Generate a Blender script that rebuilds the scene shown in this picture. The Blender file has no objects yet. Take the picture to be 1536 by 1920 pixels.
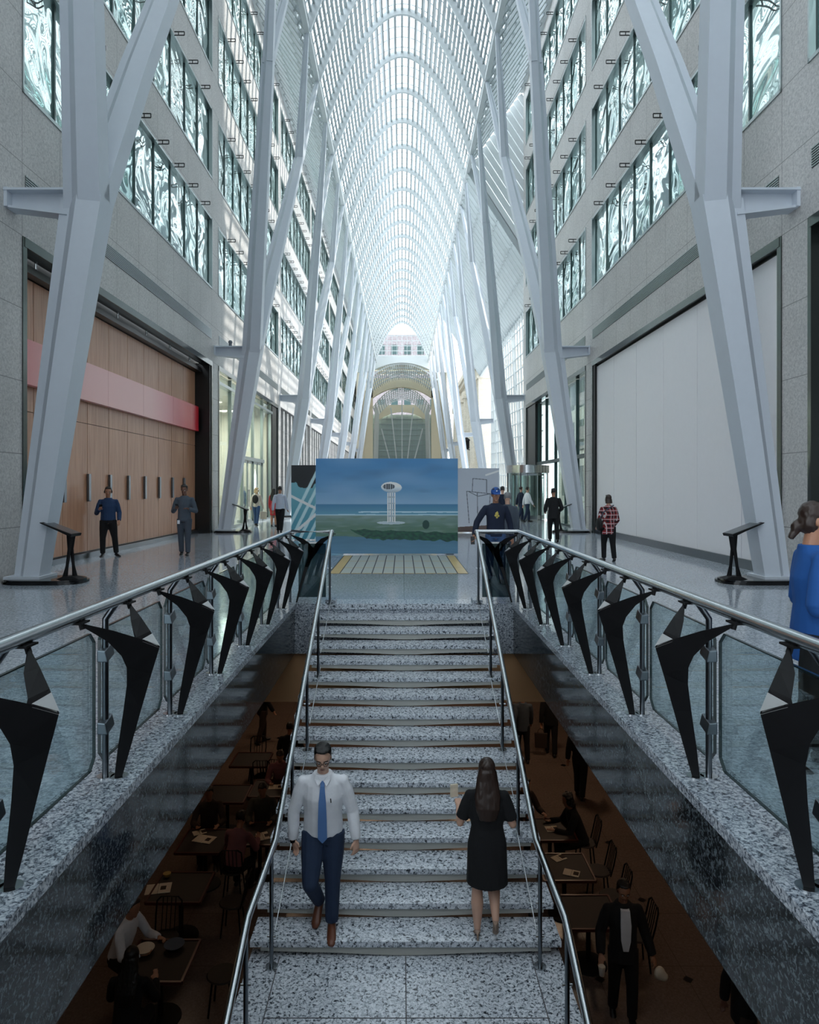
import bpy, bmesh, math, random
from mathutils import Vector, Matrix
random.seed(7)
R = math.radians
scn = bpy.context.scene
col = scn.collection

# ------------------------------------------------------------------ camera, world, sun, exposure
FPX, VX, VY, EYE = 1300.0, 754.0, 914.0, 1.7
cd = bpy.data.cameras.new('camera'); cam = bpy.data.objects.new('camera', cd); col.objects.link(cam)
cd.sensor_fit = 'VERTICAL'; cd.sensor_height = 24.0; cd.lens = 24.0 * FPX / 1920.0
cd.shift_x = (768 - VX) / 1920.0; cd.shift_y = (VY - 960) / 1920.0
cd.clip_end = 600; cd.clip_start = 0.05
cam.location = (0, 0, EYE); cam.rotation_euler = (R(90), 0, 0)
scn.camera = cam

w = bpy.data.worlds.new('sky'); scn.world = w; w.use_nodes = True
wn = w.node_tree.nodes; bg = wn['Background']
bg.inputs[0].default_value = (0.86, 0.935, 1.0, 1); bg.inputs[1].default_value = 3.6
sd = bpy.data.lights.new('sun', 'SUN'); sun = bpy.data.objects.new('sun', sd); col.objects.link(sun)
sd.energy = 6.5; sd.angle = R(0.6); sd.color = (1.0, 0.955, 0.88)
SUNDIR = Vector((0.50, 0.30, 0.86))
sun.rotation_euler = SUNDIR.to_track_quat('Z', 'Y').to_euler()
scn.view_settings.view_transform = 'Standard'; scn.view_settings.look = 'None'
scn.view_settings.gamma = 1.0; scn.view_settings.use_curve_mapping = False
scn.view_settings.exposure = 0.2

def lamp_area(name, loc, size, power, color, rot=(0, 0, 0)):
    l = bpy.data.lights.new(name, 'AREA'); l.size = size; l.energy = power; l.color = color; l.shape = 'DISK'
    o = bpy.data.objects.new(name, l); o.location = loc; o.rotation_euler = rot; col.objects.link(o)
    return o
WARM = (1.0, 0.70, 0.46)
for (lx, ly, pw) in ((-4.6, 7.5, 3), (-4.2, 12.5, 5), (-3.2, 17.5, 14), (3.6, 16.0, 20), (4.4, 11.5, 8), (4.2, 7.2, 5), (-1.0, 21, 24), (2.0, 22, 24)):
    lamp_area('court_downlight', (lx, ly, -1.0), 0.5, pw, WARM)
for (ly, pw) in ((29.0, 330), (33.2, 330), (37.3, 330)):
    lamp_area('shop_lamp', (-9.2, ly, 5.8), 1.2, pw, (1.0, 0.93, 0.82))

# ------------------------------------------------------------------ materials
def srgb(r, g, b):
    def f(c):
        c /= 255.0
        return c / 12.92 if c <= 0.04045 else ((c + 0.055) / 1.055) ** 2.4
    return (f(r), f(g), f(b), 1)
MATS = {}
def new_mat(name):
    m = bpy.data.materials.new(name); m.use_nodes = True
    return m, m.node_tree.nodes, m.node_tree.links, m.node_tree.nodes['Principled BSDF']
def plain(name, rgb, rough=0.5, metal=0.0, var=0.06, scale=8.0, spec=None, bump=0.0, bscale=60.0):
    """a plain finish with a slight procedural tone variation"""
    m, n, l, b = new_mat(name)
    c = srgb(*rgb)
    tc = n.new('ShaderNodeTexCoord'); nz = n.new('ShaderNodeTexNoise'); nz.inputs['Scale'].default_value = scale
    nz.inputs['Detail'].default_value = 4
    l.new(tc.outputs['Object'], nz.inputs['Vector'])
    mx = n.new('ShaderNodeMix'); mx.data_type = 'RGBA'
    l.new(nz.outputs[0], mx.inputs['Factor'])
    mx.inputs['A'].default_value = tuple(max(0, v * (1 - var)) for v in c[:3]) + (1,)
    mx.inputs['B'].default_value = tuple(min(1, v * (1 + var)) for v in c[:3]) + (1,)
    l.new(mx.outputs['Result'], b.inputs['Base Color'])
    b.inputs['Roughness'].default_value = rough; b.inputs['Metallic'].default_value = metal
    if spec is not None: b.inputs['Specular IOR Level'].default_value = spec
    if bump:
        nb = n.new('ShaderNodeTexNoise'); nb.inputs['Scale'].default_value = bscale
        l.new(tc.outputs['Object'], nb.inputs['Vector'])
        bp = n.new('ShaderNodeBump'); bp.inputs['Strength'].default_value = bump; bp.inputs['Distance'].default_value = 0.02
        l.new(nb.outputs[0], bp.inputs['Height']); l.new(bp.outputs[0], b.inputs['Normal'])
    MATS[name] = m
    return m
def lines(n, l, src, period, offset, width):
    """1 on a joint line repeated every period metres along one axis value"""
    a = n.new('ShaderNodeMath'); a.operation = 'SUBTRACT'; l.new(src, a.inputs[0]); a.inputs[1].default_value = offset
    d = n.new('ShaderNodeMath'); d.operation = 'DIVIDE'; l.new(a.outputs[0], d.inputs[0]); d.inputs[1].default_value = period
    f = n.new('ShaderNodeMath'); f.operation = 'FRACT'; l.new(d.outputs[0], f.inputs[0])
    c = n.new('ShaderNodeMath'); c.operation = 'LESS_THAN'; l.new(f.outputs[0], c.inputs[0]); c.inputs[1].default_value = width / period
    return c.outputs[0]
def stone(name, dark, mid, light, scale, rough, joints=(), p0=0.36, p1=0.50, p2=0.62, jcol=0.35, spec=0.5, coat=0.0, stretch=(1, 1, 1)):
    """speckled granite; joints = ((axis, period, offset, width), ...)"""
    m, n, l, b = new_mat(name)
    g = n.new('ShaderNodeNewGeometry')
    mp = n.new('ShaderNodeMapping'); mp.inputs['Scale'].default_value = stretch
    l.new(g.outputs['Position'], mp.inputs['Vector'])
    nz = n.new('ShaderNodeTexNoise'); nz.inputs['Scale'].default_value = scale; nz.inputs['Detail'].default_value = 3.5
    nz.inputs['Roughness'].default_value = 0.65; nz.inputs['Distortion'].default_value = 0.8
    l.new(mp.outputs[0], nz.inputs['Vector'])
    r = n.new('ShaderNodeValToRGB'); e = r.color_ramp.elements
    e[0].position = p0; e[0].color = srgb(*dark); e[1].position = p2; e[1].color = srgb(*light)
    k = e.new(p1); k.color = srgb(*mid)
    l.new(nz.outputs[0], r.inputs[0])
    big = n.new('ShaderNodeTexNoise'); big.inputs['Scale'].default_value = 0.9; big.inputs['Detail'].default_value = 2
    l.new(g.outputs['Position'], big.inputs['Vector'])
    mr = n.new('ShaderNodeMapRange'); mr.inputs['To Min'].default_value = 0.86; mr.inputs['To Max'].default_value = 1.12
    l.new(big.outputs[0], mr.inputs['Value'])
    mu = n.new('ShaderNodeMix'); mu.data_type = 'RGBA'; mu.blend_type = 'MULTIPLY'; mu.inputs['Factor'].default_value = 1
    l.new(r.outputs[0], mu.inputs['A']); l.new(mr.outputs[0], mu.inputs['B'])
    out = mu.outputs['Result']
    if joints:
        sp = n.new('ShaderNodeSeparateXYZ'); l.new(g.outputs['Position'], sp.inputs[0])
        tot = None
        for ax, per, off, wd in joints:
            o = lines(n, l, sp.outputs[ax], per, off, wd)
            if tot is None: tot = o
            else:
                mxx = n.new('ShaderNodeMath'); mxx.operation = 'MAXIMUM'; l.new(tot, mxx.inputs[0]); l.new(o, mxx.inputs[1]); tot = mxx.outputs[0]
        mj = n.new('ShaderNodeMix'); mj.data_type = 'RGBA'; l.new(tot, mj.inputs['Factor'])
        l.new(out, mj.inputs['A']); c = srgb(*mid); mj.inputs['B'].default_value = (c[0] * jcol, c[1] * jcol, c[2] * jcol, 1)
        out = mj.outputs['Result']
    l.new(out, b.inputs['Base Color'])
    b.inputs['Roughness'].default_value = rough; b.inputs['Specular IOR Level'].default_value = spec
    b.inputs['Coat Weight'].default_value = coat; b.inputs['Coat Roughness'].default_value = 0.05
    MATS[name] = m
    return m
def glass(name, tint, refl=0.05, rough=0.0, boost=1.0):
    """thin clear sheet: see-through tint with a fresnel mirror"""
    m, n, l, b = new_mat(name); n.remove(b)
    out = n['Material Output']
    t = n.new('ShaderNodeBsdfTransparent'); t.inputs[0].default_value = tint
    gl = n.new('ShaderNodeBsdfGlossy'); gl.inputs['Roughness'].default_value = rough
    fr = n.new('ShaderNodeLayerWeight'); fr.inputs[0].default_value = 0.25
    mr = n.new('ShaderNodeMapRange'); mr.inputs['To Min'].default_value = refl; mr.inputs['To Max'].default_value = min(1, 0.75 * boost)
    l.new(fr.outputs['Fresnel'], mr.inputs['Value'])
    mx = n.new('ShaderNodeMixShader'); l.new(mr.outputs[0], mx.inputs[0]); l.new(t.outputs[0], mx.inputs[1]); l.new(gl.outputs[0], mx.inputs[2])
    l.new(mx.outputs[0], out.inputs['Surface'])
    MATS[name] = m
    return m
def window_glass(name):
    """old office panes: teal tinted mirror-like glass with a wavy surface"""
    m, n, l, b = new_mat(name)
    g = n.new('ShaderNodeNewGeometry'); mp = n.new('ShaderNodeMapping'); mp.inputs['Scale'].default_value = (1, 0.62, 0.8)
    l.new(g.outputs['Position'], mp.inputs['Vector'])
    nz = n.new('ShaderNodeTexNoise'); nz.inputs['Scale'].default_value = 0.95; nz.inputs['Detail'].default_value = 1.0; nz.inputs['Distortion'].default_value = 1.2
    l.new(mp.outputs[0], nz.inputs['Vector'])
    bp = n.new('ShaderNodeBump'); bp.inputs['Strength'].default_value = 0.6; bp.inputs['Distance'].default_value = 0.22
    l.new(nz.outputs[0], bp.inputs['Height']); l.new(bp.outputs[0], b.inputs['Normal'])
    sp = n.new('ShaderNodeSeparateXYZ'); l.new(g.outputs['Position'], sp.inputs[0])
    wn_ = n.new('ShaderNodeTexWhiteNoise'); wn_.noise_dimensions = '1D'
    q = n.new('ShaderNodeMath'); q.operation = 'DIVIDE'; l.new(sp.outputs[1], q.inputs[0]); q.inputs[1].default_value = 1.4333
    q2 = n.new('ShaderNodeMath'); q2.operation = 'FLOOR'; l.new(q.outputs[0], q2.inputs[0]); l.new(q2.outputs[0], wn_.inputs['W'])
    r = n.new('ShaderNodeValToRGB'); r.color_ramp.elements[0].color = srgb(172, 204, 200); r.color_ramp.elements[1].color = srgb(226, 241, 237)
    l.new(wn_.outputs['Value'], r.inputs[0]); l.new(r.outputs[0], b.inputs['Base Color'])
    b.inputs['Metallic'].default_value = 0.8; b.inputs['Roughness'].default_value = 0.03
    MATS[name] = m
    return m
def emit(name, rgb, s):
    m, n, l, b = new_mat(name)
    b.inputs['Base Color'].default_value = srgb(*rgb); b.inputs['Emission Color'].default_value = srgb(*rgb); b.inputs['Emission Strength'].default_value = s
    MATS[name] = m
    return m
def vcol(name, rough=0.45):
    m, n, l, b = new_mat(name)
    a = n.new('ShaderNodeVertexColor'); a.layer_name = 'print'
    l.new(a.outputs[0], b.inputs['Base Color']); b.inputs['Roughness'].default_value = rough
    MATS[name] = m
    return m
def wood(name, a, c):
    m, n, l, b = new_mat(name)
    g = n.new('ShaderNodeNewGeometry'); mp = n.new('ShaderNodeMapping'); mp.inputs['Scale'].default_value = (6, 9, 0.35)
    l.new(g.outputs['Position'], mp.inputs['Vector'])
    nz = n.new('ShaderNodeTexNoise'); nz.inputs['Scale'].default_value = 3; nz.inputs['Detail'].default_value = 6
    l.new(mp.outputs[0], nz.inputs['Vector'])
    r = n.new('ShaderNodeValToRGB'); r.color_ramp.elements[0].color = srgb(*a); r.color_ramp.elements[1].color = srgb(*c)
    r.color_ramp.elements[0].position = 0.3; r.color_ramp.elements[1].position = 0.7
    l.new(nz.outputs[0], r.inputs[0]); l.new(r.outputs[0], b.inputs['Base Color'])
    b.inputs['Roughness'].default_value = 0.38
    MATS[name] = m
    return m
def plaid(name):
    m, n, l, b = new_mat(name)
    tc = n.new('ShaderNodeTexCoord'); sp = n.new('ShaderNodeSeparateXYZ'); l.new(tc.outputs['Object'], sp.inputs[0])
    ax = n.new('ShaderNodeMath'); ax.operation = 'ADD'; l.new(sp.outputs[0], ax.inputs[0]); l.new(sp.outputs[1], ax.inputs[1])
    v1 = lines(n, l, ax.outputs[0], 0.10, 0.02, 0.045); h1 = lines(n, l, sp.outputs[2], 0.10, 0.0, 0.045)
    v2 = lines(n, l, ax.outputs[0], 0.10, 0.075, 0.012); h2 = lines(n, l, sp.outputs[2], 0.10, 0.06, 0.012)
    def mix(f, A, B):
        x = n.new('ShaderNodeMix'); x.data_type = 'RGBA'; l.new(f, x.inputs['Factor'])
        if isinstance(A, tuple): x.inputs['A'].default_value = A
        else: l.new(A, x.inputs['A'])
        x.inputs['B'].default_value = B
        return x.outputs['Result']
    a = n.new('ShaderNodeMath'); a.operation = 'ADD'; l.new(v1, a.inputs[0]); l.new(h1, a.inputs[1])
    hf = n.new('ShaderNodeMath'); hf.operation = 'MULTIPLY'; l.new(a.outputs[0], hf.inputs[0]); hf.inputs[1].default_value = 0.5
    c = mix(hf.outputs[0], srgb(150, 38, 42), srgb(25, 20, 28))
    mx = n.new('ShaderNodeMath'); mx.operation = 'MAXIMUM'; l.new(v2, mx.inputs[0]); l.new(h2, mx.inputs[1])
    c = mix(mx.outputs[0], c, srgb(205, 195, 195))
    l.new(c, b.inputs['Base Color']); b.inputs['Roughness'].default_value = 0.9
    MATS[name] = m
    return m

BAY, P0 = 13.8, 12.55                                   # bay length and first pylon
WX = 7.1                                                # wall planes at x = -7.1 and 7.1
stone('granite_wall', (176, 175, 174), (196, 194, 192), (209, 207, 204), 20, 0.55, joints=((1, 1.4333, 12.95, 0.016), (2, 1.36, 6.4, 0.016)), jcol=0.5, spec=0.3)
stone('granite_floor', (122, 130, 140), (164, 172, 182), (196, 203, 212), 34, 0.10, joints=((0, 1.5, 0.03, 0.008), (1, 1.5, 0.3, 0.008)), jcol=0.6, spec=0.5)
stone('granite_border', (58, 64, 74), (140, 149, 160), (196, 202, 210), 46, 0.12, p0=0.38, p1=0.48, p2=0.6)
stone('granite_step', (40, 46, 54), (176, 184, 194), (222, 227, 233), 40, 0.2, p0=0.38, p1=0.47, p2=0.62, spec=0.35)
stone('granite_fascia', (18, 21, 24), (42, 48, 53), (98, 108, 114), 44, 0.09, joints=((2, 0.37, -0.735, 0.006),), p0=0.40, p1=0.50, p2=0.62, jcol=0.2, spec=0.36)
stone('court_floor', (100, 88, 81), (108, 94, 87), (116, 102, 94), 30, 0.25, joints=((0, 1.2, 0.29, 0.012), (1, 1.2, 0.1, 0.012)), jcol=0.7)
stone('limestone', (205, 196, 180), (222, 213, 197), (234, 227, 213), 12, 0.7, joints=((2, 0.6, 0.0, 0.02),), jcol=0.75, spec=0.2)
stone('pink_granite', (118, 110, 112), (132, 124, 126), (146, 140, 142), 3, 0.7, spec=0.2)
plain('slat_white', (176, 184, 187), 0.55, var=0.04)
plain('white_steel', (214, 220, 222), 0.45, var=0.03)
plain('pylon_paint', (205, 212, 221), 0.42, var=0.03)
plain('bronze_black', (17, 17, 19), 0.62, var=0.15, spec=0.25)
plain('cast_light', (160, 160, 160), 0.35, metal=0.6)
plain('steel', (196, 200, 203), 0.22, metal=1.0, var=0.04)
plain('dark_steel', (112, 118, 124), 0.28, metal=1.0, var=0.06)
plain('frame_steel', (158, 168, 168), 0.3, metal=0.9)
plain('frame_teal', (58, 78, 78), 0.35, metal=0.6)
plain('black_panel', (14, 14, 15), 0.3, var=0.2)
plain('black_base', (10, 11, 13), 0.15)
plain('gloss_black', (12, 12, 14), 0.1)
plain('hoarding', (240, 238, 241), 0.5, var=0.02)
plain('seam', (70, 70, 74), 0.6)
plain('far_glass', (156, 174, 172), 0.3)
plain('cream', (242, 230, 204), 0.7, var=0.04)
plain('court_beige', (214, 168, 122), 0.7)
plain('dark_wall', (44, 34, 30), 0.8)
plain('shop_wall', (226, 222, 210), 0.7)
plain('vent', (84, 84, 84), 0.5)
wood('maple', (176, 122, 92), (205, 154, 122))
wood('dark_wood', (20, 13, 11), (32, 19, 15)); MATS['dark_wood'].node_tree.nodes['Principled BSDF'].inputs['Roughness'].default_value = 0.6
glass('rail_glass', (0.84, 0.92, 0.93, 1), 0.035, boost=0.5)
glass('dark_glass', (0.30, 0.36, 0.37, 1), 0.10)  # sheet with a much darker tint, for the short end panels
glass('dim_glass', (0.30, 0.34, 0.35, 1), 0.05)  # clear sheet tinted dark to cut the sky light over the far vault
glass('street_glass', (0.20, 0.215, 0.225, 1), 0.05)
glass('roof_glass', (0.96, 0.975, 0.98, 1), 0.03, boost=0.5)
glass('shop_glass', (0.86, 0.94, 0.92, 1), 0.04, boost=0.7)
plain('glass_edge', (26, 44, 46), 0.2)
window_glass('office_glass')
plaid('red_plaid')
vcol('printed_board')
# ------------------------------------------------------------------ mesh helpers
class MB:
    """collects shapes and links them as ONE mesh object"""
    def __init__(s): s.v = []; s.f = []; s.m = []; s.cur = 0
    def add(s, vs, fs):
        o = len(s.v); s.v += [tuple(p) for p in vs]
        for f in fs: s.f.append([i + o for i in f]); s.m.append(s.cur)
        return s
    def box(s, x0, x1, y0, y1, z0, z1):
        x0, x1 = min(x0, x1), max(x0, x1); y0, y1 = min(y0, y1), max(y0, y1); z0, z1 = min(z0, z1), max(z0, z1)
        return s.add([(x0, y0, z0), (x1, y0, z0), (x1, y1, z0), (x0, y1, z0), (x0, y0, z1), (x1, y0, z1), (x1, y1, z1), (x0, y1, z1)],
                     [(0, 3, 2, 1), (4, 5, 6, 7), (0, 1, 5, 4), (1, 2, 6, 5), (2, 3, 7, 6), (3, 0, 4, 7)])
    def bar(s, a, b, w, h, up=(0, 0, 1)):
        a = Vector(a); b = Vector(b); t = (b - a).normalized(); u = Vector(up)
        sd = t.cross(u)
        if sd.length < 1e-5: sd = t.cross(Vector((1, 0, 0)))
        sd.normalize(); u = sd.cross(t).normalized()
        q = []
        for p in (a, b):
            for (i, j) in ((-1, -1), (1, -1), (1, 1), (-1, 1)): q.append(p + sd * (i * w / 2) + u * (j * h / 2))
        return s.add(q, [(3, 2, 1, 0), (4, 5, 6, 7), (0, 1, 5, 4), (1, 2, 6, 5), (2, 3, 7, 6), (3, 0, 4, 7)])
    def tube(s, pts, r, n=10, side=(1, 0, 0), cap=True):
        """round or oval (ra, rb) tube through pts; r one value or one per point"""
        pts = [Vector(p) for p in pts]; k = len(pts)
        rs = list(r) if isinstance(r, (list, tuple)) and len(r) == k and k > 0 and not (isinstance(r, tuple) and k == 2 and False) else [r] * k
        q = []; sv = Vector(side)
        for i, p in enumerate(pts):
            if i == 0: t = pts[1] - pts[0]
            elif i == k - 1: t = pts[-1] - pts[-2]
            else: t = (pts[i] - pts[i - 1]).normalized() + (pts[i + 1] - pts[i]).normalized()
            if t.length < 1e-9: t = Vector((0, 0, 1))
            t.normalize()
            a = sv - t * sv.dot(t)
            if a.length < 0.05: a = Vector((0, 1, 0.01)) - t * t.y
            a.normalize(); b = t.cross(a)
            ra, rb = rs[i] if isinstance(rs[i], (tuple, list)) else (rs[i], rs[i])
            for j in range(n):
                an = 2 * math.pi * j / n; q.append(p + a * (ra * math.cos(an)) + b * (rb * math.sin(an)))
        fs = []
        for i in range(k - 1):
            for j in range(n):
                jj = (j + 1) % n; fs.append((i * n + j, i * n + jj, (i + 1) * n + jj, (i + 1) * n + j))
        if cap: fs.append(tuple(range(n - 1, -1, -1))); fs.append(tuple((k - 1) * n + j for j in range(n)))
        return s.add(q, fs)
    def ball(s, c, rad, rot=None, n=12, m=8):
        c = Vector(c); rx, ry, rz = rad if isinstance(rad, (tuple, list)) else (rad,) * 3
        q = [Vector((0, 0, -rz))]
        for i in range(1, m):
            ph = -math.pi / 2 + math.pi * i / m
            for j in range(n):
                th = 2 * math.pi * j / n
                q.append(Vector((rx * math.cos(ph) * math.cos(th), ry * math.cos(ph) * math.sin(th), rz * math.sin(ph))))
        q.append(Vector((0, 0, rz)))
        if rot is not None: q = [rot @ p for p in q]
        fs = []
        for j in range(n): fs.append((0, 1 + (j + 1) % n, 1 + j))
        for i in range(m - 2):
            for j in range(n):
                a = 1 + i * n + j; b = 1 + i * n + (j + 1) % n; fs.append((a, b, b + n, a + n))
        o = 1 + (m - 2) * n
        for j in range(n): fs.append((o + j, o + (j + 1) % n, len(q) - 1))
        return s.add([p + c for p in q], fs)
    def loft(s, secs, cap=True):
        n = len(secs[0]); q = [p for sec in secs for p in sec]; fs = []
        for i in range(len(secs) - 1):
            for j in range(n):
                jj = (j + 1) % n; fs.append((i * n + j, i * n + jj, (i + 1) * n + jj, (i + 1) * n + j))
        if cap: fs.append(tuple(range(n - 1, -1, -1))); fs.append(tuple((len(secs) - 1) * n + j for j in range(n)))
        return s.add(q, fs)
    def prism(s, poly, d):
        """poly: 3-D outline, pushed along d"""
        d = Vector(d); poly = [Vector(p) for p in poly]
        return s.loft([poly, [p + d for p in poly]])
    def mesh(s, name, mats, smooth=False, bevel=0):
        me = bpy.data.meshes.new(name); me.from_pydata(s.v, [], s.f)
        for m in (mats if isinstance(mats, (list, tuple)) else [mats]): me.materials.append(MATS[m] if isinstance(m, str) else m)
        for p, i in zip(me.polygons, s.m): p.material_index = i
        bm = bmesh.new(); bm.from_mesh(me); bmesh.ops.recalc_face_normals(bm, faces=bm.faces)
        if bevel: bmesh.ops.bevel(bm, geom=[e for e in bm.edges], offset=bevel, segments=2, affect='EDGES', profile=0.6)
        bm.to_mesh(me); bm.free()
        if smooth:
            me.polygons.foreach_set('use_smooth', [True] * len(me.polygons))
            try: me.set_sharp_from_angle(angle=R(42))
            except Exception: pass
        return me
    def build(s, name, mats, parent=None, smooth=False, bevel=0):
        o = bpy.data.objects.new(name, s.mesh(name, mats, smooth, bevel)); col.objects.link(o)
        if parent is not None: o.parent = parent
        return o
def link_mesh(name, me, parent=None):
    o = bpy.data.objects.new(name, me); col.objects.link(o)
    if parent is not None: o.parent = parent
    return o
def tag(o, label, cat, group=None, kind=None):
    o['label'] = label; o['category'] = cat
    if group: o['group'] = group
    if kind: o['kind'] = kind
    return o
def thing(name, label, cat, loc=(0, 0, 0), rz=0, group=None, kind=None):
    o = bpy.data.objects.new(name, None); col.objects.link(o); o.empty_display_size = 0.2
    o.location = loc; o.rotation_euler = (0, 0, rz)
    return tag(o, label, cat, group, kind)
def kids(o): return list(o.children)
def dup(root, loc, rz, label, group=None):
    r = root.copy(); col.objects.link(r); r.location = loc; r.rotation_euler = (0, 0, rz); r['label'] = label
    if group: r['group'] = group
    for ch in kids(root):
        c = ch.copy(); col.objects.link(c); c.parent = r
        for g in kids(ch):
            d = g.copy(); col.objects.link(d); d.parent = c
    return r
def PX(px, py, D):
    """the place at distance D (metres down the hall) that the lens shows at this spot of the photograph"""
    return Vector(((px - VX) * D / FPX, D, EYE - (py - VY) * D / FPX))
def on_floor(px, py, z=0.0):
    D = FPX * (EYE - z) / (py - VY)
    return Vector(((px - VX) * D / FPX, D, z))

# ------------------------------------------------------------------ floors and the stair opening
XC, OPN, YE, YN = 0.03, 1.60, 10.15, 1.3                # opening centre, half width, far end, near end
SLAB = 0.735; LOWZ = -5.0
XL, XR = XC - OPN, XC + OPN
m = MB()
m.box(-9.0, XL - 0.34, YN, YE, -SLAB, 0); m.box(XR + 0.34, 16, YN, YE, -SLAB, 0)
m.box(-12, XL, YE, YE + 0.3, -SLAB, 0); m.box(XR, 16, YE, YE + 0.3, -SLAB, 0); m.box(-12, 16, YE + 0.3, 150, -SLAB, 0); m.box(-9, 16, -18, YN, -SLAB, 0)
m.build('floor', 'granite_floor'); tag(bpy.data.objects['floor'], 'polished grey granite hall floor around the stair opening', 'floor', kind='structure')
m = MB()
m.box(XL - 0.34, XL + 0.02, YN, YE, -0.06, 0.004); m.box(XR - 0.02, XR + 0.34, YN, YE, -0.06, 0.004)
o = m.build('trim_1', 'granite_border', bevel=0.003); tag(o, 'speckled granite border along both sides of the stair opening', 'trim', kind='structure')
m = MB()
m.box(XL - 0.3, XL, YN, YE, -SLAB, -0.06); m.box(XR, XR + 0.3, YN, YE, -SLAB, -0.06)
m.box(XL, XR, YN - 0.3, YN, -SLAB, -0.01)
o = m.build('trim_2', 'granite_fascia'); tag(o, 'polished dark granite fascia lining the stair opening', 'trim', kind='structure')
m = MB(); m.box(XL, XR, YE, YE + 0.3, -SLAB, -0.004)
o = m.build('trim_5', 'granite_border'); tag(o, 'speckled granite end face at the head of the staircase', 'trim', kind='structure')
# lower level
m = MB(); m.box(-14, 14, -4, 34, LOWZ - 0.2, LOWZ)
o = m.build('floor_lower', 'court_floor'); tag(o, 'warm brown tiled floor of the food court below', 'floor', kind='structure')
m = MB()
for ix in range(-5, 7):
    for iy in range(0, 8):
        cx, cy = 0.29 + 1.2 * ix + 0.006, 5.8 + 1.82 * iy; a = 0.075
        m.add([(cx - a, cy, LOWZ + 0.003), (cx, cy - a, LOWZ + 0.003), (cx + a, cy, LOWZ + 0.003), (cx, cy + a, LOWZ + 0.003)], [(0, 1, 2, 3)])
o = m.build('trim_3', 'black_panel'); tag(o, 'small black diamond inlays in the brown floor below', 'trim', kind='structure')
m = MB()
m.box(XL - 0.0, XR + 0.0, YE + 0.1, YE + 0.3, -1.47, -SLAB)
m.box(-14, XL, YE + 0.1, YE + 0.3, -1.47, -SLAB); m.box(XR, 14, YE + 0.1, YE + 0.3, -1.47, -SLAB)
o = m.build('trim_4', 'court_beige'); tag(o, 'beige bulkhead hanging below the stair opening', 'trim', kind='structure')
m = MB()
m.box(-14, XL - 0.3, YN, YE, -SLAB - 0.04, -SLAB - 0.002); m.box(XR + 0.3, 14, YN, YE, -SLAB - 0.04, -SLAB - 0.002)
m.box(-14, 14, YE + 0.3, 34, -SLAB - 0.04, -SLAB - 0.002); m.box(-14, 14, -4, YN - 0.3, -SLAB - 0.04, -SLAB - 0.002)
o = m.build('ceiling_lower', 'court_beige'); tag(o, 'beige food court ceiling under the hall floor', 'ceiling', kind='structure')
m = MB()
m.box(-14.2, -14, -4, 34, LOWZ, -SLAB); m.box(14, 14.2, -4, 34, LOWZ, -SLAB); m.box(-14.2, 14.2, 34, 34.2, LOWZ, -SLAB); m.box(-14.2, 14.2, -4.2, -4, LOWZ, -SLAB)
o = m.build('wall_lower', 'dark_wall'); tag(o, 'dark walls around the food court', 'wall', kind='structure')

# ------------------------------------------------------------------ walls of the two office blocks
ROWS = ((9.1, 11.75), (13.2, 15.85), (17.25, 19.95), (21.3, 24.0))
PIER = 0.425                                            # half width of a pier
WTOP, ST = 25.0, 6.4
def wall(side, k0, k1, y_start, y_end, name, label):
    s = side; m = MB(); X0, X1 = s * WX, s * (WX + 0.35)
    m.box(X0, X1, y_start, y_end, ST, ROWS[0][0])
    for i in range(3): m.box(X0, X1, y_start, y_end, ROWS[i][1], ROWS[i + 1][0])
    m.box(X0, X1, y_start, y_end, ROWS[3][1], WTOP)
    for k in range(k0, k1 + 1):
        yc = P0 + BAY * k - 0.02
        m.box(X0, X1, yc - PIER, yc + PIER, 0, ST)
        for (a, b) in ROWS: m.box(X0, X1, yc - PIER, yc + PIER, a, b)
    o = m.build(name, 'granite_wall'); tag(o, label, 'wall', kind='structure')
wall(-1, -1, 7, -15, 112, 'wall_left', 'grey granite office facade along the left side of the hall')
wall(1, -1, 2, -15, P0 + 2 * BAY - 0.02 + PIER, 'wall_right', 'grey granite office facade along the right side of the hall')
o = thing('wall_back', 'white gridded glass wall closing the hall behind the viewer', 'wall', kind='structure')
m = MB()
for i in range(-6, 7): m.box(i * 1.2 - 0.05, i * 1.2 + 0.05, -15.1, -15, 0, 25)
for i in range(14): m.box(-7.2, 7.2, -15.1, -15, i * 1.9, i * 1.9 + 0.1)
m.build('grid', 'white_steel', o)
g = MB(); g.add([(-7.2, -15.1, 0), (7.2, -15.1, 0), (7.2, -15.1, 25), (-7.2, -15.1, 25)], [(0, 1, 2, 3)]); g.build('glass', 'street_glass', o)

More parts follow.
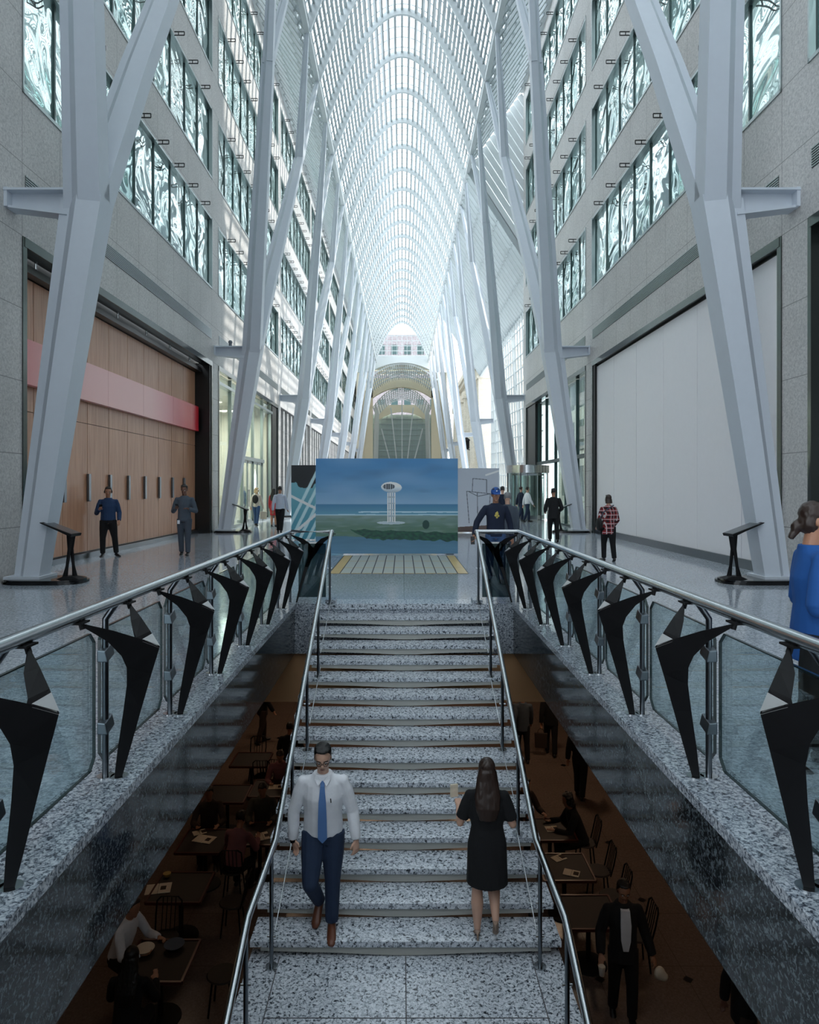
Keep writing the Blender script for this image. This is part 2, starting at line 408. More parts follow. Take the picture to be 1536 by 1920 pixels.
WW = BAY - 2 * PIER                                     # window group width
NP = 9
def window_meshes(s):
    h = 2.65; pw = WW / NP
    g = MB(); g.box(-s * -0.14, -s * -0.16, 0, WW, 0, h)
    gm = g.mesh('glass', 'office_glass')
    f = MB()
    for i in range(NP + 1):
        y = min(max(i * pw, 0.035), WW - 0.035); f.box(s * 0.105, s * 0.155, y - 0.03, y + 0.03, 0, h)
    f.cur = 1
    f.box(s * -0.02, s * 0.15, 0, WW, 0, 0.07); f.box(s * 0.0, s * 0.15, 0, WW, h - 0.06, h)
    for y in (0.0, WW - 0.05): f.box(s * -0.02, s * 0.15, y, y + 0.05, 0, h)
    fm = f.mesh('frame', ['frame_teal', 'frame_steel'])
    c = MB()
    for (a, b) in (((-0.01, 0, 0), (-0.32, 0, 0)), ((-0.32, 0, 0), (-0.32, 0, 0.11)), ((-0.32, 0, 0.11), (-0.01, 0, 0.11)), ((-0.14, 0, 0), (-0.14, 0, 0.11))):
        c.bar((s * a[0], a[1], a[2]), (s * b[0], b[1], b[2]), 0.025, 0.022, up=(0, 1, 0))
    cm = c.mesh('tie_bracket', 'black_panel')
    return gm, fm, cm
ORD = ('ground', 'lowest', 'second', 'third', 'fourth')
BAYW = ('nearest bay', 'second bay', 'third bay', 'fourth bay', 'fifth bay', 'sixth bay', 'seventh bay', 'eighth bay')
wi = 0
for s, ks, sn in ((-1, range(-1, 7), 'left'), (1, range(-1, 2), 'right')):
    gm, fm, cm = window_meshes(s)
    for k in ks:
        y0 = P0 + BAY * k - 0.02 + PIER
        for r, (a, b) in enumerate(ROWS):
            wi += 1
            o = thing('window_%d' % wi, 'band of teal office windows, %s row up, %s of the %s facade' % (ORD[r + 1], BAYW[k + 1], sn), 'window', (s * WX, y0, a), kind='structure')
            link_mesh('glass', gm, o); link_mesh('frame', fm, o)
            if k < 4:
                for i in range(1, NP):
                    c = link_mesh('tie_bracket', cm, o); c.location = (0, i * WW / NP, 2.58)
# slotted vents in the first spandrel
vi = 0
for s, ks, sn in ((-1, range(-1, 6), 'left'), (1, range(-1, 2), 'right')):
    for k in ks:
        y0 = P0 + BAY * k - 0.02 + PIER
        m = MB(); m.box(s * (WX - 0.004), s * (WX + 0.02), y0 + 0.1, y0 + WW - 0.1, 7.22, 7.58); m.cur = 1
        for i in range(8): m.box(s * (WX - 0.018), s * (WX - 0.003), y0 + 0.1, y0 + WW - 0.1, 7.235 + i * 0.045, 7.255 + i * 0.045)
        o = m.build('air_vent', ['vent', 'frame_steel'])
        tag(o, 'long slotted air vent above the storefront in the %s of the %s facade' % (BAYW[k + 1], sn), 'vent')

# ------------------------------------------------------------------ the vault
NX, NZ, AZ = 3.85, 20.25, 25.7                          # arch springing and apex
YV0, YV1 = -9.0, 102.2
def arch_pt(u, off=0.0):
    """u in -1..1 along the parabola; off = outward offset"""
    x = NX * u; z = AZ - (AZ - NZ) * u * u
    dx, dz = NX, -2 * (AZ - NZ) * u; L = math.hypot(dx, dz)
    return (x - dz / L * off * 1.0, z + dx / L * off)
NS = 40
us = []
tab = [(i / 400 * 2 - 1) for i in range(401)]; acc = [0]
for i in range(400):
    a, b = arch_pt(tab[i]), arch_pt(tab[i + 1]); acc.append(acc[-1] + math.hypot(b[0] - a[0], b[1] - a[1]))
for i in range(NS + 1):
    t = acc[-1] * i / NS; j = 0
    while j < 399 and acc[j + 1] < t: j += 1
    us.append(tab[j] + (tab[j + 1] - tab[j]) * (t - acc[j]) / (acc[j + 1] - acc[j]))
roof = thing('ceiling', 'white steel and glass vaulted roof of parabolic arches over the hall', 'ceiling', kind='structure')
ARCH_Y = []
for k in range(-1, 7):
    for d in (-5.175, -1.725, 1.725, 5.175):
        y = P0 + BAY * k + d
        if y > -8: ARCH_Y.append(y)
rib = MB(); secs = []
for i in range(41):
    u = i / 40 * 2 - 1
    a = arch_pt(u, -0.16); b = arch_pt(u, 0.16)
    secs.append([Vector((a[0], -0.07, a[1])), Vector((a[0], 0.07, a[1])), Vector((b[0], 0.07, b[1])), Vector((b[0], -0.07, b[1]))])
rib.loft(secs); ribm = rib.mesh('arch_rib', 'white_steel')
for y in ARCH_Y:
    o = link_mesh('arch_rib', ribm, roof); o.location = (0, y, 0)
m = MB()
for i, u in enumerate(us):
    a = arch_pt(u, 0.04); b = arch_pt(u, 0.24 - 0.12 * abs(u))
    d = Vector((b[0] - a[0], 0, b[1] - a[1]))
    tx = Vector((d.z, 0, -d.x)).normalized() * (0.055 - 0.02 * abs(u))
    m.loft([[Vector((a[0], y, a[1])) - tx, Vector((a[0], y, a[1])) + tx, Vector((b[0], y, b[1])) + tx, Vector((b[0], y, b[1])) - tx] for y in (YV0, YV1)])
m.build('slats', 'slat_white', roof)
m = MB(); y = YV0
while y < YV1:                                          # thin glazing bars over the slats
    pts = [arch_pt(i / 24 * 2 - 1, 0.42) for i in range(25)]
    for p, q in zip(pts, pts[1:]): m.bar((p[0], y, p[1]), (q[0], y, q[1]), 0.03, 0.045)
    y += 3.45 / 4
m.build('glazing_bars', 'slat_white', roof)
g = MB(); pts = [arch_pt(i / 32 * 2 - 1, 0.46) for i in range(33)]
for p, q in zip(pts, pts[1:]): g.add([(p[0], YV0, p[1]), (q[0], YV0, q[1]), (q[0], YV1, q[1]), (p[0], YV1, p[1])], [(0, 1, 2, 3)])
g.build('roof_glass', 'roof_glass', roof)
# wings that rise from the springing lines to the tops of the walls
YWR = P0 + 2 * BAY + 0.4
for s, ye in ((-1, YV1), (1, YWR)):
    m = MB(); y = YV0
    while y < ye:
        m.bar((s * (NX + 0.05), y, NZ + 0.1), (s * (WX - 0.2), y, WTOP - 0.2), 0.19, 0.15, up=(s * -0.8, 0, 0.6)); y += 0.69
    m.build('wing_slats', 'slat_white', roof)
    m = MB()
    for (x, z) in ((NX + 1.1, NZ + 1.75), (NX + 2.2, NZ + 3.3)): m.bar((s * x, YV0, z), (s * x, ye, z), 0.05, 0.06)
    m.bar((s * (WX - 0.12), YV0, WTOP - 0.1), (s * (WX - 0.12), ye, WTOP - 0.1), 0.3, 0.3)
    m.build('purlins', 'white_steel', roof)
    g = MB(); g.add([(s * NX, YV0, NZ + 0.4), (s * (WX + 0.1), YV0, WTOP + 0.15), (s * (WX + 0.1), ye, WTOP + 0.15), (s * NX, ye, NZ + 0.4)], [(0, 1, 2, 3)])
    g.build('wing_glass', 'roof_glass', roof)
for s in (-1, 1):
    m = MB(); m.bar((s * NX, YV0, NZ - 0.03), (s * NX, YV1, NZ - 0.03), 0.2, 0.26)
    m.build('springing_beam', 'white_steel', roof)

# ------------------------------------------------------------------ pylons
def prof(c, wx, wy, s, ax=(1, 0, 0)):
    """stepped cross section, broad nose towards the hall (s = -1 left row)"""
    c = Vector(c); pts = []
    P = [(-.5, -.2), (-.27, -.2), (-.02, -.5), (.5, -.4), (.5, .4), (-.02, .5), (-.27, .2), (-.5, .2)]
    for (a, b) in P: pts.append(c + Vector((-s * a * wx, b * wy, 0)))
    return pts if s < 0 else pts[::-1]
PYL = {}
def pylon_meshes(s):
    base = Vector((s * 6.72, 0, 0.1)); knee = Vector((s * 5.72, 0, 6.95)); fork = lambda d: Vector((s * 4.43, d * 3.45, 15.85))
    t = MB(); t.loft([prof(base, 0.50, 0.5, s), prof(base.lerp(knee, 0.5), 0.63, 0.6, s), prof(knee + Vector((0, 0, -0.05)), 0.78, 0.66, s)])
    out = [('trunk', t.mesh('trunk', 'pylon_paint'))]
    for d in (-1, 1):
        b = MB(); f = fork(d)
        b.loft([prof(knee + Vector((0, d * 0.02, -0.25)), 0.70, 0.55, s), prof(knee.lerp(f, 0.35), 0.6, 0.5, s), prof(f, 0.40, 0.42, s)])
        out.append(('branch', b.mesh('branch', 'pylon_paint')))
        for e in (-1.725, 1.725):
            n_ = Vector((s * NX, d * 3.45 + e, NZ)); q = MB()
            q.loft([prof(f + Vector((0, 0, -0.15)), 0.36, 0.36, s), prof(f.lerp(n_, 0.5), 0.28, 0.28, s), prof(n_, 0.16, 0.2, s)])
            q.ball(n_, 0.15, n=10, m=6)
            out.append(('twig_strut', q.mesh('twig_strut', 'pylon_paint')))
    br = MB()
    xa, xb = s * 6.0, s * 7.12
    br.box(xa, xb, -0.22, 0.22, 7.0, 7.04); br.box(xb - s * 0.08, xb, -0.2, 0.2, 6.72, 7.06)
    br.prism([(xa, -0.03, 6.62), (xb, -0.03, 6.76), (xb, -0.03, 7.0), (xa, -0.03, 7.0)], (0, 0.06, 0))
    br.prism([(xa, -0.16, 6.58), (xb, -0.16, 6.72), (xb, -0.16, 6.76), (xa, -0.16, 6.62)], (0, 0.32, 0))
    out.append(('wall_bracket', br.mesh('wall_bracket', 'pylon_paint')))
    fb = MB(); fb.box(base.x - 0.32, base.x + 0.32, -0.32, 0.32, 0.07, 0.12)
    out.append(('base_plate', fb.mesh('base_plate', 'pylon_paint')))
    pl = MB(); ring = []
    for i in range(32):
        a = 2 * math.pi * i / 32; ring.append(Vector((s * -0.0 + s * 6.38 + 0.72 * math.copysign(abs(math.cos(a)) ** 0.6, math.cos(a)), 0.42 * math.copysign(abs(math.sin(a)) ** 0.75, math.sin(a)) - 0.12, 0)))
    pl.loft([ring, [p + Vector((0, 0, 0.045)) for p in ring]])
    r2 = [Vector((s * 6.38, -0.12, 0)) + (p - Vector((s * 6.38, -0.12, 0))) * 0.94 for p in ring]
    pl.loft([[p + Vector((0, 0, 0.04)) for p in r2], [p + Vector((0, 0, 0.075)) for p in r2]])
    out.append(('plinth', pl.mesh('plinth', 'gloss_black')))
    return out
POS = ('first', 'second', 'third', 'fourth', 'fifth', 'sixth', 'seventh')
for s, sn in ((-1, 'left'), (1, 'right')):
    pm = pylon_meshes(s)
    for k in range(7):
        o = thing('pylon', 'white steel branching pylon, %s from the viewer in the %s row' % (POS[k], sn), 'pylon', (0, P0 + BAY * k, 0), group='branching pylons')
        for n_, me in pm: link_mesh(n_, me, o)
# ------------------------------------------------------------------ storefronts
YS = lambda k: P0 + BAY * k - 0.02 + PIER              # start of the opening of bay k (-1 = nearest)
YF = lambda k: YS(k) + WW
def chrome_surround(s, k, name='storefront_trim'):
    m = MB(); a, b = YS(k), YF(k)
    m.box(s * (WX - 0.03), s * (WX + 0.30), a + 0.05, b - 0.05, 6.22, 6.4)
    m.box(s * (WX - 0.02), s * (WX + 0.30), a, a + 0.14, 0, 6.4); m.box(s * (WX - 0.02), s * (WX + 0.30), b - 0.1, b, 0, 6.4)
    return m
plain('bronze', (92, 98, 96), 0.18, metal=0.9)
n_trim = 10
for s, k, wh in ((-1, -1, 'nearest bay on the left'), (-1, 0, 'wood fronted bay on the left'), (-1, 1, 'glass shop bay on the left'), (1, -1, 'nearest bay on the right'), (1, 0, 'white boarded bay on the right'), (1, 1, 'glass entrance bay on the right')):
    o = chrome_surround(s, k).build('trim_%d' % n_trim, 'bronze'); n_trim += 1
    tag(o, 'polished metal surround of the storefront in the ' + wh, 'trim', kind='structure')
# nearest bays: dark shut storefronts
for s, sn in ((-1, 'left'), (1, 'right')):
    m = MB(); m.box(s * (WX + 0.28), s * (WX + 0.36), YS(-1), YF(-1), 0, 6.25)
    o = thing('storefront', 'dark shuttered storefront in the nearest bay of the %s facade' % sn, 'storefront')
    m.build('panel', 'black_panel', o)
    f = MB()
    for i in range(6): y = YS(-1) + 0.2 + i * (WW - 0.4) / 5; f.box(s * (WX + 0.22), s * (WX + 0.3), y - 0.04, y + 0.04, 0, 6.25)
    f.build('mullions', 'frame_teal', o)
# bay with maple doors and the red band
o = thing('folding_wall', 'tall maple panelled folding wall with dark door pulls', 'wall panels', (0, 0, 0))
edges = [YS(0)] + [13.2 + 1.23 * i for i in range(1, 10)] + [25.6]
edges = [13.0] + [15.62 - 1.23 + 1.23 * i for i in range(0, 9)] + [25.62]
for a, b in zip(edges, edges[1:]):
    m = MB(); m.box(-7.70, -7.65, a + 0.012, b - 0.012, 0.16, 3.24); m.box(-7.70, -7.65, a + 0.012, b - 0.012, 3.255, 5.95)
    p = m.build('panel', 'maple', o)
    if b < 25:
        h = MB(); h.box(-7.64, -7.58, b - 0.06, b + 0.06, 1.36, 2.03); h.build('door_pull', 'dark_steel', p, bevel=0.008)
m = MB(); m.box(-7.78, -7.70, 12.97, 25.85, 0.0, 6.4); m.build('backing', 'black_panel', o)
m = MB(); m.box(-7.72, -7.56, 12.97, 25.8, 0.0, 0.13); m.build('plinth', 'dark_steel', o)
m = MB(); m.box(-7.70, -7.42, 12.97, 25.8, 5.97, 6.12); m.box(-7.7, -7.6, 12.97, 25.8, 6.12, 6.4); m.build('track', 'black_panel', o)
m = MB(); m.box(-7.78, -7.12, 25.66, 25.84, 0, 6.3); m.build('return_panel', 'black_panel', o)
m = MB()
for i in range(6): y = 14.2 + i * 2.05; m.tube([(-7.5, y, 6.1), (-7.5, y, 6.4)], 0.03, 8)
m.build('hanger', 'steel', o)
# red sign band: a print that runs from pale pink to red towards its far end
def red_band_mat():
    m, n, l, b = new_mat('red_band')
    g = n.new('ShaderNodeNewGeometry'); sp = n.new('ShaderNodeSeparateXYZ'); l.new(g.outputs['Position'], sp.inputs[0])
    mr = n.new('ShaderNodeMapRange'); mr.inputs['From Min'].default_value = 12.9; mr.inputs['From Max'].default_value = 25.4; l.new(sp.outputs[1], mr.inputs['Value'])
    r = n.new('ShaderNodeValToRGB'); e = r.color_ramp.elements
    e[0].position = 0; e[0].color = srgb(222, 110, 112); e[1].position = 1; e[1].color = srgb(206, 14, 38)
    for p, c in ((0.2, (224, 160, 156)), (0.62, (228, 168, 164)), (0.8, (226, 128, 132)), (0.90, (214, 62, 76))):
        k = e.new(p); k.color = srgb(*c)
    l.new(mr.outputs[0], r.inputs[0]); l.new(r.outputs[0], b.inputs['Base Color']); b.inputs['Roughness'].default_value = 0.3
    MATS['red_band'] = m
red_band_mat()
sb = thing('sign_band', 'long blank red and pink fascia band across the maple wall', 'sign')
for a, b in ((12.98, 15.2), (15.21, 17.6), (17.61, 20.0), (20.01, 22.6), (22.61, 24.4), (24.41, 25.42)):
    m = MB(); m.box(-7.60, -7.46, a, b, 3.76, 4.66); m.build('panel', 'red_band', sb)
# white hoarding on the right
o = thing('hoarding', 'tall white boarded hoarding with thin vertical seams and dark skirting', 'hoarding')
edges = [12.97, 14.7, 16.9, 19.1, 21.3, 23.55, 25.62]
for a, b in zip(edges, edges[1:]):
    m = MB(); m.box(7.2, 7.26, a + 0.012, b - 0.012, 0.2, 6.16); m.build('board', 'hoarding', o)
m = MB(); m.box(7.26, 7.34, 12.97, 25.85, 0, 6.4); m.build('backing', 'seam', o)
m = MB(); m.box(7.14, 7.26, 12.97, 25.8, 0, 0.2); m.build('skirting', 'dark_steel', o)
m = MB(); m.box(7.12, 7.3, 25.62, 25.84, 0, 6.3); m.build('return_panel', 'black_panel', o)
# glass shop on the left
o = thing('storefront', 'glazed shop front with steel doors on the left of the hall', 'shop front')
y0, y1 = YS(1), YF(1)
m = MB()
for i in range(1, 6):
    a, b = y0 + 0.15 + (i - 1) * 2.2, y0 + 0.15 + i * 2.2 - 0.02
    m.box(-7.26, -7.24, a, b, 3.12 if 2 < i < 5 else 0.1, 6.2)
m.build('glazing', 'shop_glass', o)
m = MB()
for i in range(0, 6): m.box(-7.30, -7.16, y0 + 0.13 + i * 2.2, y0 + 0.19 + i * 2.2, 0, 6.2)
m.box(-7.34, -7.1, y0 + 4.5, y0 + 9.0, 2.95, 3.12); m.box(-7.30, -7.18, y0 + 0.1, y1 - 0.1, 0, 0.1); m.box(-7.32, -7.1, y0 + 0.1, y1 - 1.6, 5.72, 5.84)
m.build('frame', 'frame_steel', o)
for i in range(2):
    for j in range(2):
        a = y0 + 4.65 + i * 2.2 + j * 1.06; d = MB()
        d.box(-7.27, -7.22, a, a + 0.06, 0.02, 2.94); d.box(-7.27, -7.22, a + 0.96, a + 1.02, 0.02, 2.94); d.box(-7.27, -7.22, a, a + 1.02, 0.02, 0.2); d.box(-7.27, -7.22, a, a + 1.02, 2.84, 2.94)
        p = d.build('door', 'frame_steel', o)
        g = MB(); g.box(-7.25, -7.24, a + 0.06, a + 0.96, 0.2, 2.84); g.build('door_glass', 'shop_glass', p)
        h = MB(); h.tube([(-7.18, a + (0.9 if j == 0 else 0.12), 0.8), (-7.18, a + (0.9 if j == 0 else 0.12), 1.6)], 0.02, 8); h.build('pull_handle', 'steel', p)
m = MB(); m.box(-7.45, -7.15, y1 - 1.55, y1 - 0.05, 0, 6.2); m.build('end_panel', 'black_panel', o)
m = MB(); m.box(-11.6, -11.4, y0 - 0.4, y1 + 0.3, 0, 6.4); m.box(-11.4, -7.46, y0 - 0.5, y0 - 0.38, 0, 6.4); m.box(-11.4, -7.46, y1 + 0.2, y1 + 0.32, 0, 6.4); m.box(-11.6, -7.46, y0 - 0.5, y1 + 0.3, 6.4, 6.55)
w_ = m.build('wall_shop', 'shop_wall'); tag(w_, 'cream shop interior walls behind the glass front', 'wall', kind='structure')
sh = thing('shop_shelving', 'wall of display shelves at the back of the glass shop', 'shelving')
m = MB()
for i in range(7): m.box(-11.38, -11.0, y0 + 0.5, y1 - 0.8, 0.3 + i * 0.6, 0.34 + i * 0.6)
for i in range(8): m.box(-11.38, -11.0, y0 + 0.5 + i * 1.6, y0 + 0.54 + i * 1.6, 0, 4.0)
m.build('shelves', 'frame_steel', sh)
gc = [(60, 120, 120), (150, 70, 60), (200, 180, 150), (50, 60, 90), (180, 150, 80)]
for i, c in enumerate(gc): plain('goods_%d' % i, c, 0.6)
m = MB()
for i in range(7):
    y = y0 + 0.6
    while y < y1 - 1.1:
        wd = random.uniform(0.15, 0.4); m.cur = random.randrange(5)
        if random.random() < 0.8: m.box(-11.34, -11.05, y, y + wd, 0.34 + i * 0.6, 0.34 + i * 0.6 + random.uniform(0.15, 0.42))
        y += wd + random.uniform(0.03, 0.15)
p = m.build('folded_goods', ['goods_%d' % i for i in range(5)], sh); p['kind'] = 'stuff'
# further bays on the left: dark recesses behind stone fins
for k in range(2, 7):
    o = thing('storefront', 'recessed dark storefront behind stone fins, %s beyond the glass shop' % ('first', 'second', 'third', 'fourth', 'fifth')[k - 2], 'storefront')
    m = MB(); m.box(-8.3, -8.2, YS(k) - 0.1, YF(k) + 0.1, 0, 6.4); m.box(-8.3, -7.4, YS(k) - 0.2, YS(k) - 0.05, 0, 6.4); m.box(-8.3, -7.4, YF(k) + 0.05, YF(k) + 0.2, 0, 6.4); m.box(-8.3, -7.4, YS(k), YF(k), 6.3, 6.4)
    m.build('panel', 'black_panel' if k != 3 else 'frame_teal', o)
    m = MB()
    for i in range(1, 9): y = YS(k) + i * WW / 9; m.box(-7.5, -7.15, y - 0.2, y + 0.2, 0, 6.3)
    m.build('fins', 'granite_wall', o)
# right: glass entrance, the street beyond it
o = thing('entrance_front', 'glazed street entrance front beside the revolving door', 'entrance')
y0, y1 = YS(1), YF(1)
m = MB(); m.box(7.15, 7.5, y1 - 2.5, y1 - 0.05, 2.9, 6.2); m.box(7.3, 7.5, y1 - 2.5, y1 - 0.05, 0, 2.9); m.build('dark_panel', 'black_panel', o)
m = MB(); m.box(7.32, 7.34, y0 + 0.1, y1 - 2.5, 3.0, 6.2); m.box(7.32, 7.34, y0 + 0.1, y1 - 5.2, 0.08, 3.0); m.build('glazing', 'shop_glass', o)
m = MB()
for i in range(6): y = y0 + 0.13 + i * (WW - 2.7) / 5; m.box(7.26, 7.40, y - 0.03, y + 0.03, 0 if i < 4 else 3.0, 6.2)
m.box(7.22, 7.42, y0, y1 - 2.5, 2.9, 3.05); m.box(7.26, 7.4, y0, y1 - 5.2, 0, 0.08)
m.build('frame', 'frame_teal', o)
# revolving door
rx, ry, rr = 6.6, 36.4, 1.05
o = thing('revolving_door', 'round glass and steel revolving door at the street entrance', 'revolving door', (rx, ry, 0))
m = MB(); ring = lambda r, z: [Vector((r * math.cos(2 * math.pi * i / 40), r * math.sin(2 * math.pi * i / 40), z)) for i in range(40)]
m.loft([ring(rr + 0.06, 2.45), ring(rr + 0.06, 2.85)]); m.build('canopy_drum', 'steel', o, smooth=True)
m = MB()
for a0 in (-60, 120):
    for i in range(12):
        p, q = R(a0 + i * 10), R(a0 + i * 10 + 10)
        m.add([(rr * math.cos(p), rr * math.sin(p), 0.05), (rr * math.cos(q), rr * math.sin(q), 0.05), (rr * math.cos(q), rr * math.sin(q), 2.45), (rr * math.cos(p), rr * math.sin(p), 2.45)], [(0, 1, 2, 3)])
m.build('curved_glass', 'shop_glass', o)
m = MB()
for a in (-60, 60, 120, 240, 0, 180): m.tube([(rr * math.cos(R(a)), rr * math.sin(R(a)), 0), (rr * math.cos(R(a)), rr * math.sin(R(a)), 2.45)], 0.035, 8)
m.tube([(0, 0, 0), (0, 0, 2.45)], 0.03, 8); m.build('posts', 'dark_steel', o)
for a in (20, 110, 200, 290):
    c, s_ = math.cos(R(a)), math.sin(R(a)); m = MB(); m.bar((0.05 * c, 0.05 * s_, 1.25), (0.98 * c, 0.98 * s_, 1.25), 0.012, 2.3); p = m.build('wing', 'shop_glass', o)
    m = MB(); m.bar((0.03 * c, 0.03 * s_, 0.13), (0.99 * c, 0.99 * s_, 0.13), 0.04, 0.2); m.bar((0.03 * c, 0.03 * s_, 2.38), (0.99 * c, 0.99 * s_, 2.38), 0.04, 0.1); m.bar((0.97 * c, 0.97 * s_, 0.1), (0.97 * c, 0.97 * s_, 2.4), 0.04, 0.04, up=(1, 0, 0)); m.build('wing_frame', 'steel', p)
m = MB()
m.box(14.0, 14.4, 20, 62, 0, 11); m.cur = 1
for i in range(14):
    y = 21.5 + i * 2.9
    for z in (1.0, 4.6, 8.0): m.box(13.97, 14.05, y, y + 1.4, z, z + 2.4)
o = m.build('street_building', ['limestone', 'frame_teal']); tag(o, 'pale building across the street seen through the glass entrance', 'building')
m = MB(); m.box(7.46, 11, YS(1), YF(1), 6.4, 6.6)
o = m.build('ceiling_entrance', 'hoarding'); tag(o, 'white soffit outside the glass entrance', 'ceiling', kind='structure')

# ------------------------------------------------------------------ the court on the right beyond the office block
YR0, YR1 = YWR + 0.05, 73.0
o = thing('court_roof', 'sloping white slatted glass roof over the court on the right', 'roof')
RA, RB = (NX + 0.05, NZ + 0.05), (8.3, 13.5)
m = MB(); y = YR0
while y < YR1:
    m.bar((RA[0], y, RA[1]), (RB[0], y + 0.0, RB[1]), 0.09, 0.34, up=(0.84, 0, 0.54)); y += 0.75
m.build('slats', 'slat_white', o)
m = MB()
for t in (0.2, 0.4, 0.6, 0.8, 1.0):
    x, z = RA[0] + (RB[0] - RA[0]) * t, RA[1] + (RB[1] - RA[1]) * t; m.bar((x, YR0, z), (x, YR1, z), 0.06 if t < 1 else 0.25, 0.08 if t < 1 else 0.3)
m.build('purlins', 'white_steel', o)
g = MB(); g.add([(RA[0], YR0, RA[1] + 0.25), (RB[0] + 0.1, YR0, RB[1] + 0.3), (RB[0] + 0.1, YR1, RB[1] + 0.3), (RA[0], YR1, RA[1] + 0.25)], [(0, 1, 2, 3)]); g.build('glass', 'roof_glass', o)
gb = MB()
for i in range(1, 14):
    t = i / 14; a = Vector((NX + (WX - NX) * t, YR0, NZ + (WTOP - NZ) * t)); d = Vector((RB[0] - RA[0], 0, RB[1] - RA[1]))
    lim = min(1.0, (7.35 - a.x) / d.x) if a.x < 7.3 else 0
    if lim > 0.02: gb.bar(a, a + d * lim, 0.34, 0.09, up=(0, 1, 0))
gb.build('gable_slats', 'white_steel', o)
g = MB(); g.add([(NX, YR0 + 0.2, NZ), (WX + 0.2, YR0 + 0.2, WTOP), (8.3, YR0 + 0.2, 13.5)], [(0, 1, 2)]); g.build('gable_glass', 'roof_glass', o)
o = thing('glass_screen', 'leaning white lattice glass screen in the court on the right', 'glass wall')
m = MB()
def scr(t, z): return Vector((8.3 - 0.3 * t + 0.0 * z, YR0 + 0.3 + t * 21, z))
for i in range(22):
    t = i / 21; m.bar(scr(t, 0), scr(min(1, t + 0.12), 13.4), 0.1, 0.1, up=(1, 0, 0))
for j in range(15): m.bar(scr(0, 0.4 + j * 0.93), scr(1, 0.4 + j * 0.93 + 0.6), 0.06, 0.07)
for i in range(4): m.bar(scr(i / 4, 0), scr((i + 1) / 4, 13.2), 0.2, 0.2, up=(1, 0, 0))
m.build('lattice', 'white_steel', o)
g = MB(); g.add([scr(0, 0) + Vector((0.1, 0, 0)), scr(1, 0) + Vector((0.1, 0, 0)), scr(1, 13.4) + Vector((0.1, 0, 0)), scr(0, 13.4) + Vector((0.1, 0, 0))], [(0, 1, 2, 3)]); g.build('glass', 'roof_glass', o)
m = MB()
for z in [0.8 + 1.25 * i for i in range(18)]: m.box(WX + 0.02, WX + 0.34, YWR, YWR + 0.25, z, z + 0.16)
m.box(WX + 0.06, WX + 0.18, YWR, YWR + 0.12, 0, 24); m.build('ladder_post', 'white_steel', o)
o = thing('stone_bank', 'pale old stone bank front standing inside the court on the right', 'building')
SB0, SB1, SBX = 73.0, 104.0, 8.05
m = MB(); m.box(SBX, 14, SB0, SB1, 0, 14.6); m.build('body', 'limestone', o)
m = MB(); m.box(SBX - 0.35, 14.2, SB0 - 0.35, SB1, 14.6, 15.1); m.box(SBX - 0.55, 14.3, SB0 - 0.55, SB1, 15.1, 15.5); m.box(SBX - 0.15, 14.0, SB0 - 0.15, SB1, 13.2, 13.5); m.box(SBX, 14, SB0, SB1, 15.5, 16.8); m.build('cornice', 'limestone', o)
m = MB()
for i in range(7):
    y = SB0 + 2.2 + i * 4.2
    m.tube([(SBX - 0.15, y, 4.2), (SBX - 0.15, y, 12.4)], [0.55, 0.47], 14); m.box(SBX - 0.75, SBX, y - 0.7, y + 0.7, 12.4, 13.2); m.box(SBX - 0.75, SBX, y - 0.7, y + 0.7, 0, 4.2)
m.build('columns', 'limestone', o)
m = MB()
for i in range(6):
    y = SB0 + 3.4 + i * 4.2; m.box(SBX - 0.02, SBX + 0.02, y, y + 1.8, 4.6, 11.5)
m.build('windows', 'frame_teal', o)
lm = thing('wall_lantern', 'black iron lantern on the corner of the stone bank', 'lantern', (SBX - 0.9, SB0 + 4, 6.0))
m = MB(); m.box(-0.3, 0.3, -0.3, 0.3, 0, 0.9); m.loft([[Vector((a * 0.42, b * 0.42, 0.9)) for a, b in ((-1, -1), (1, -1), (1, 1), (-1, 1))], [Vector((a * 0.1, b * 0.1, 1.25)) for a, b in ((-1, -1), (1, -1), (1, 1), (-1, 1))]]); m.bar((0.9, 0, -0.3), (0, 0, 0), 0.09, 0.09); m.build('lantern_case', 'bronze_black', lm)
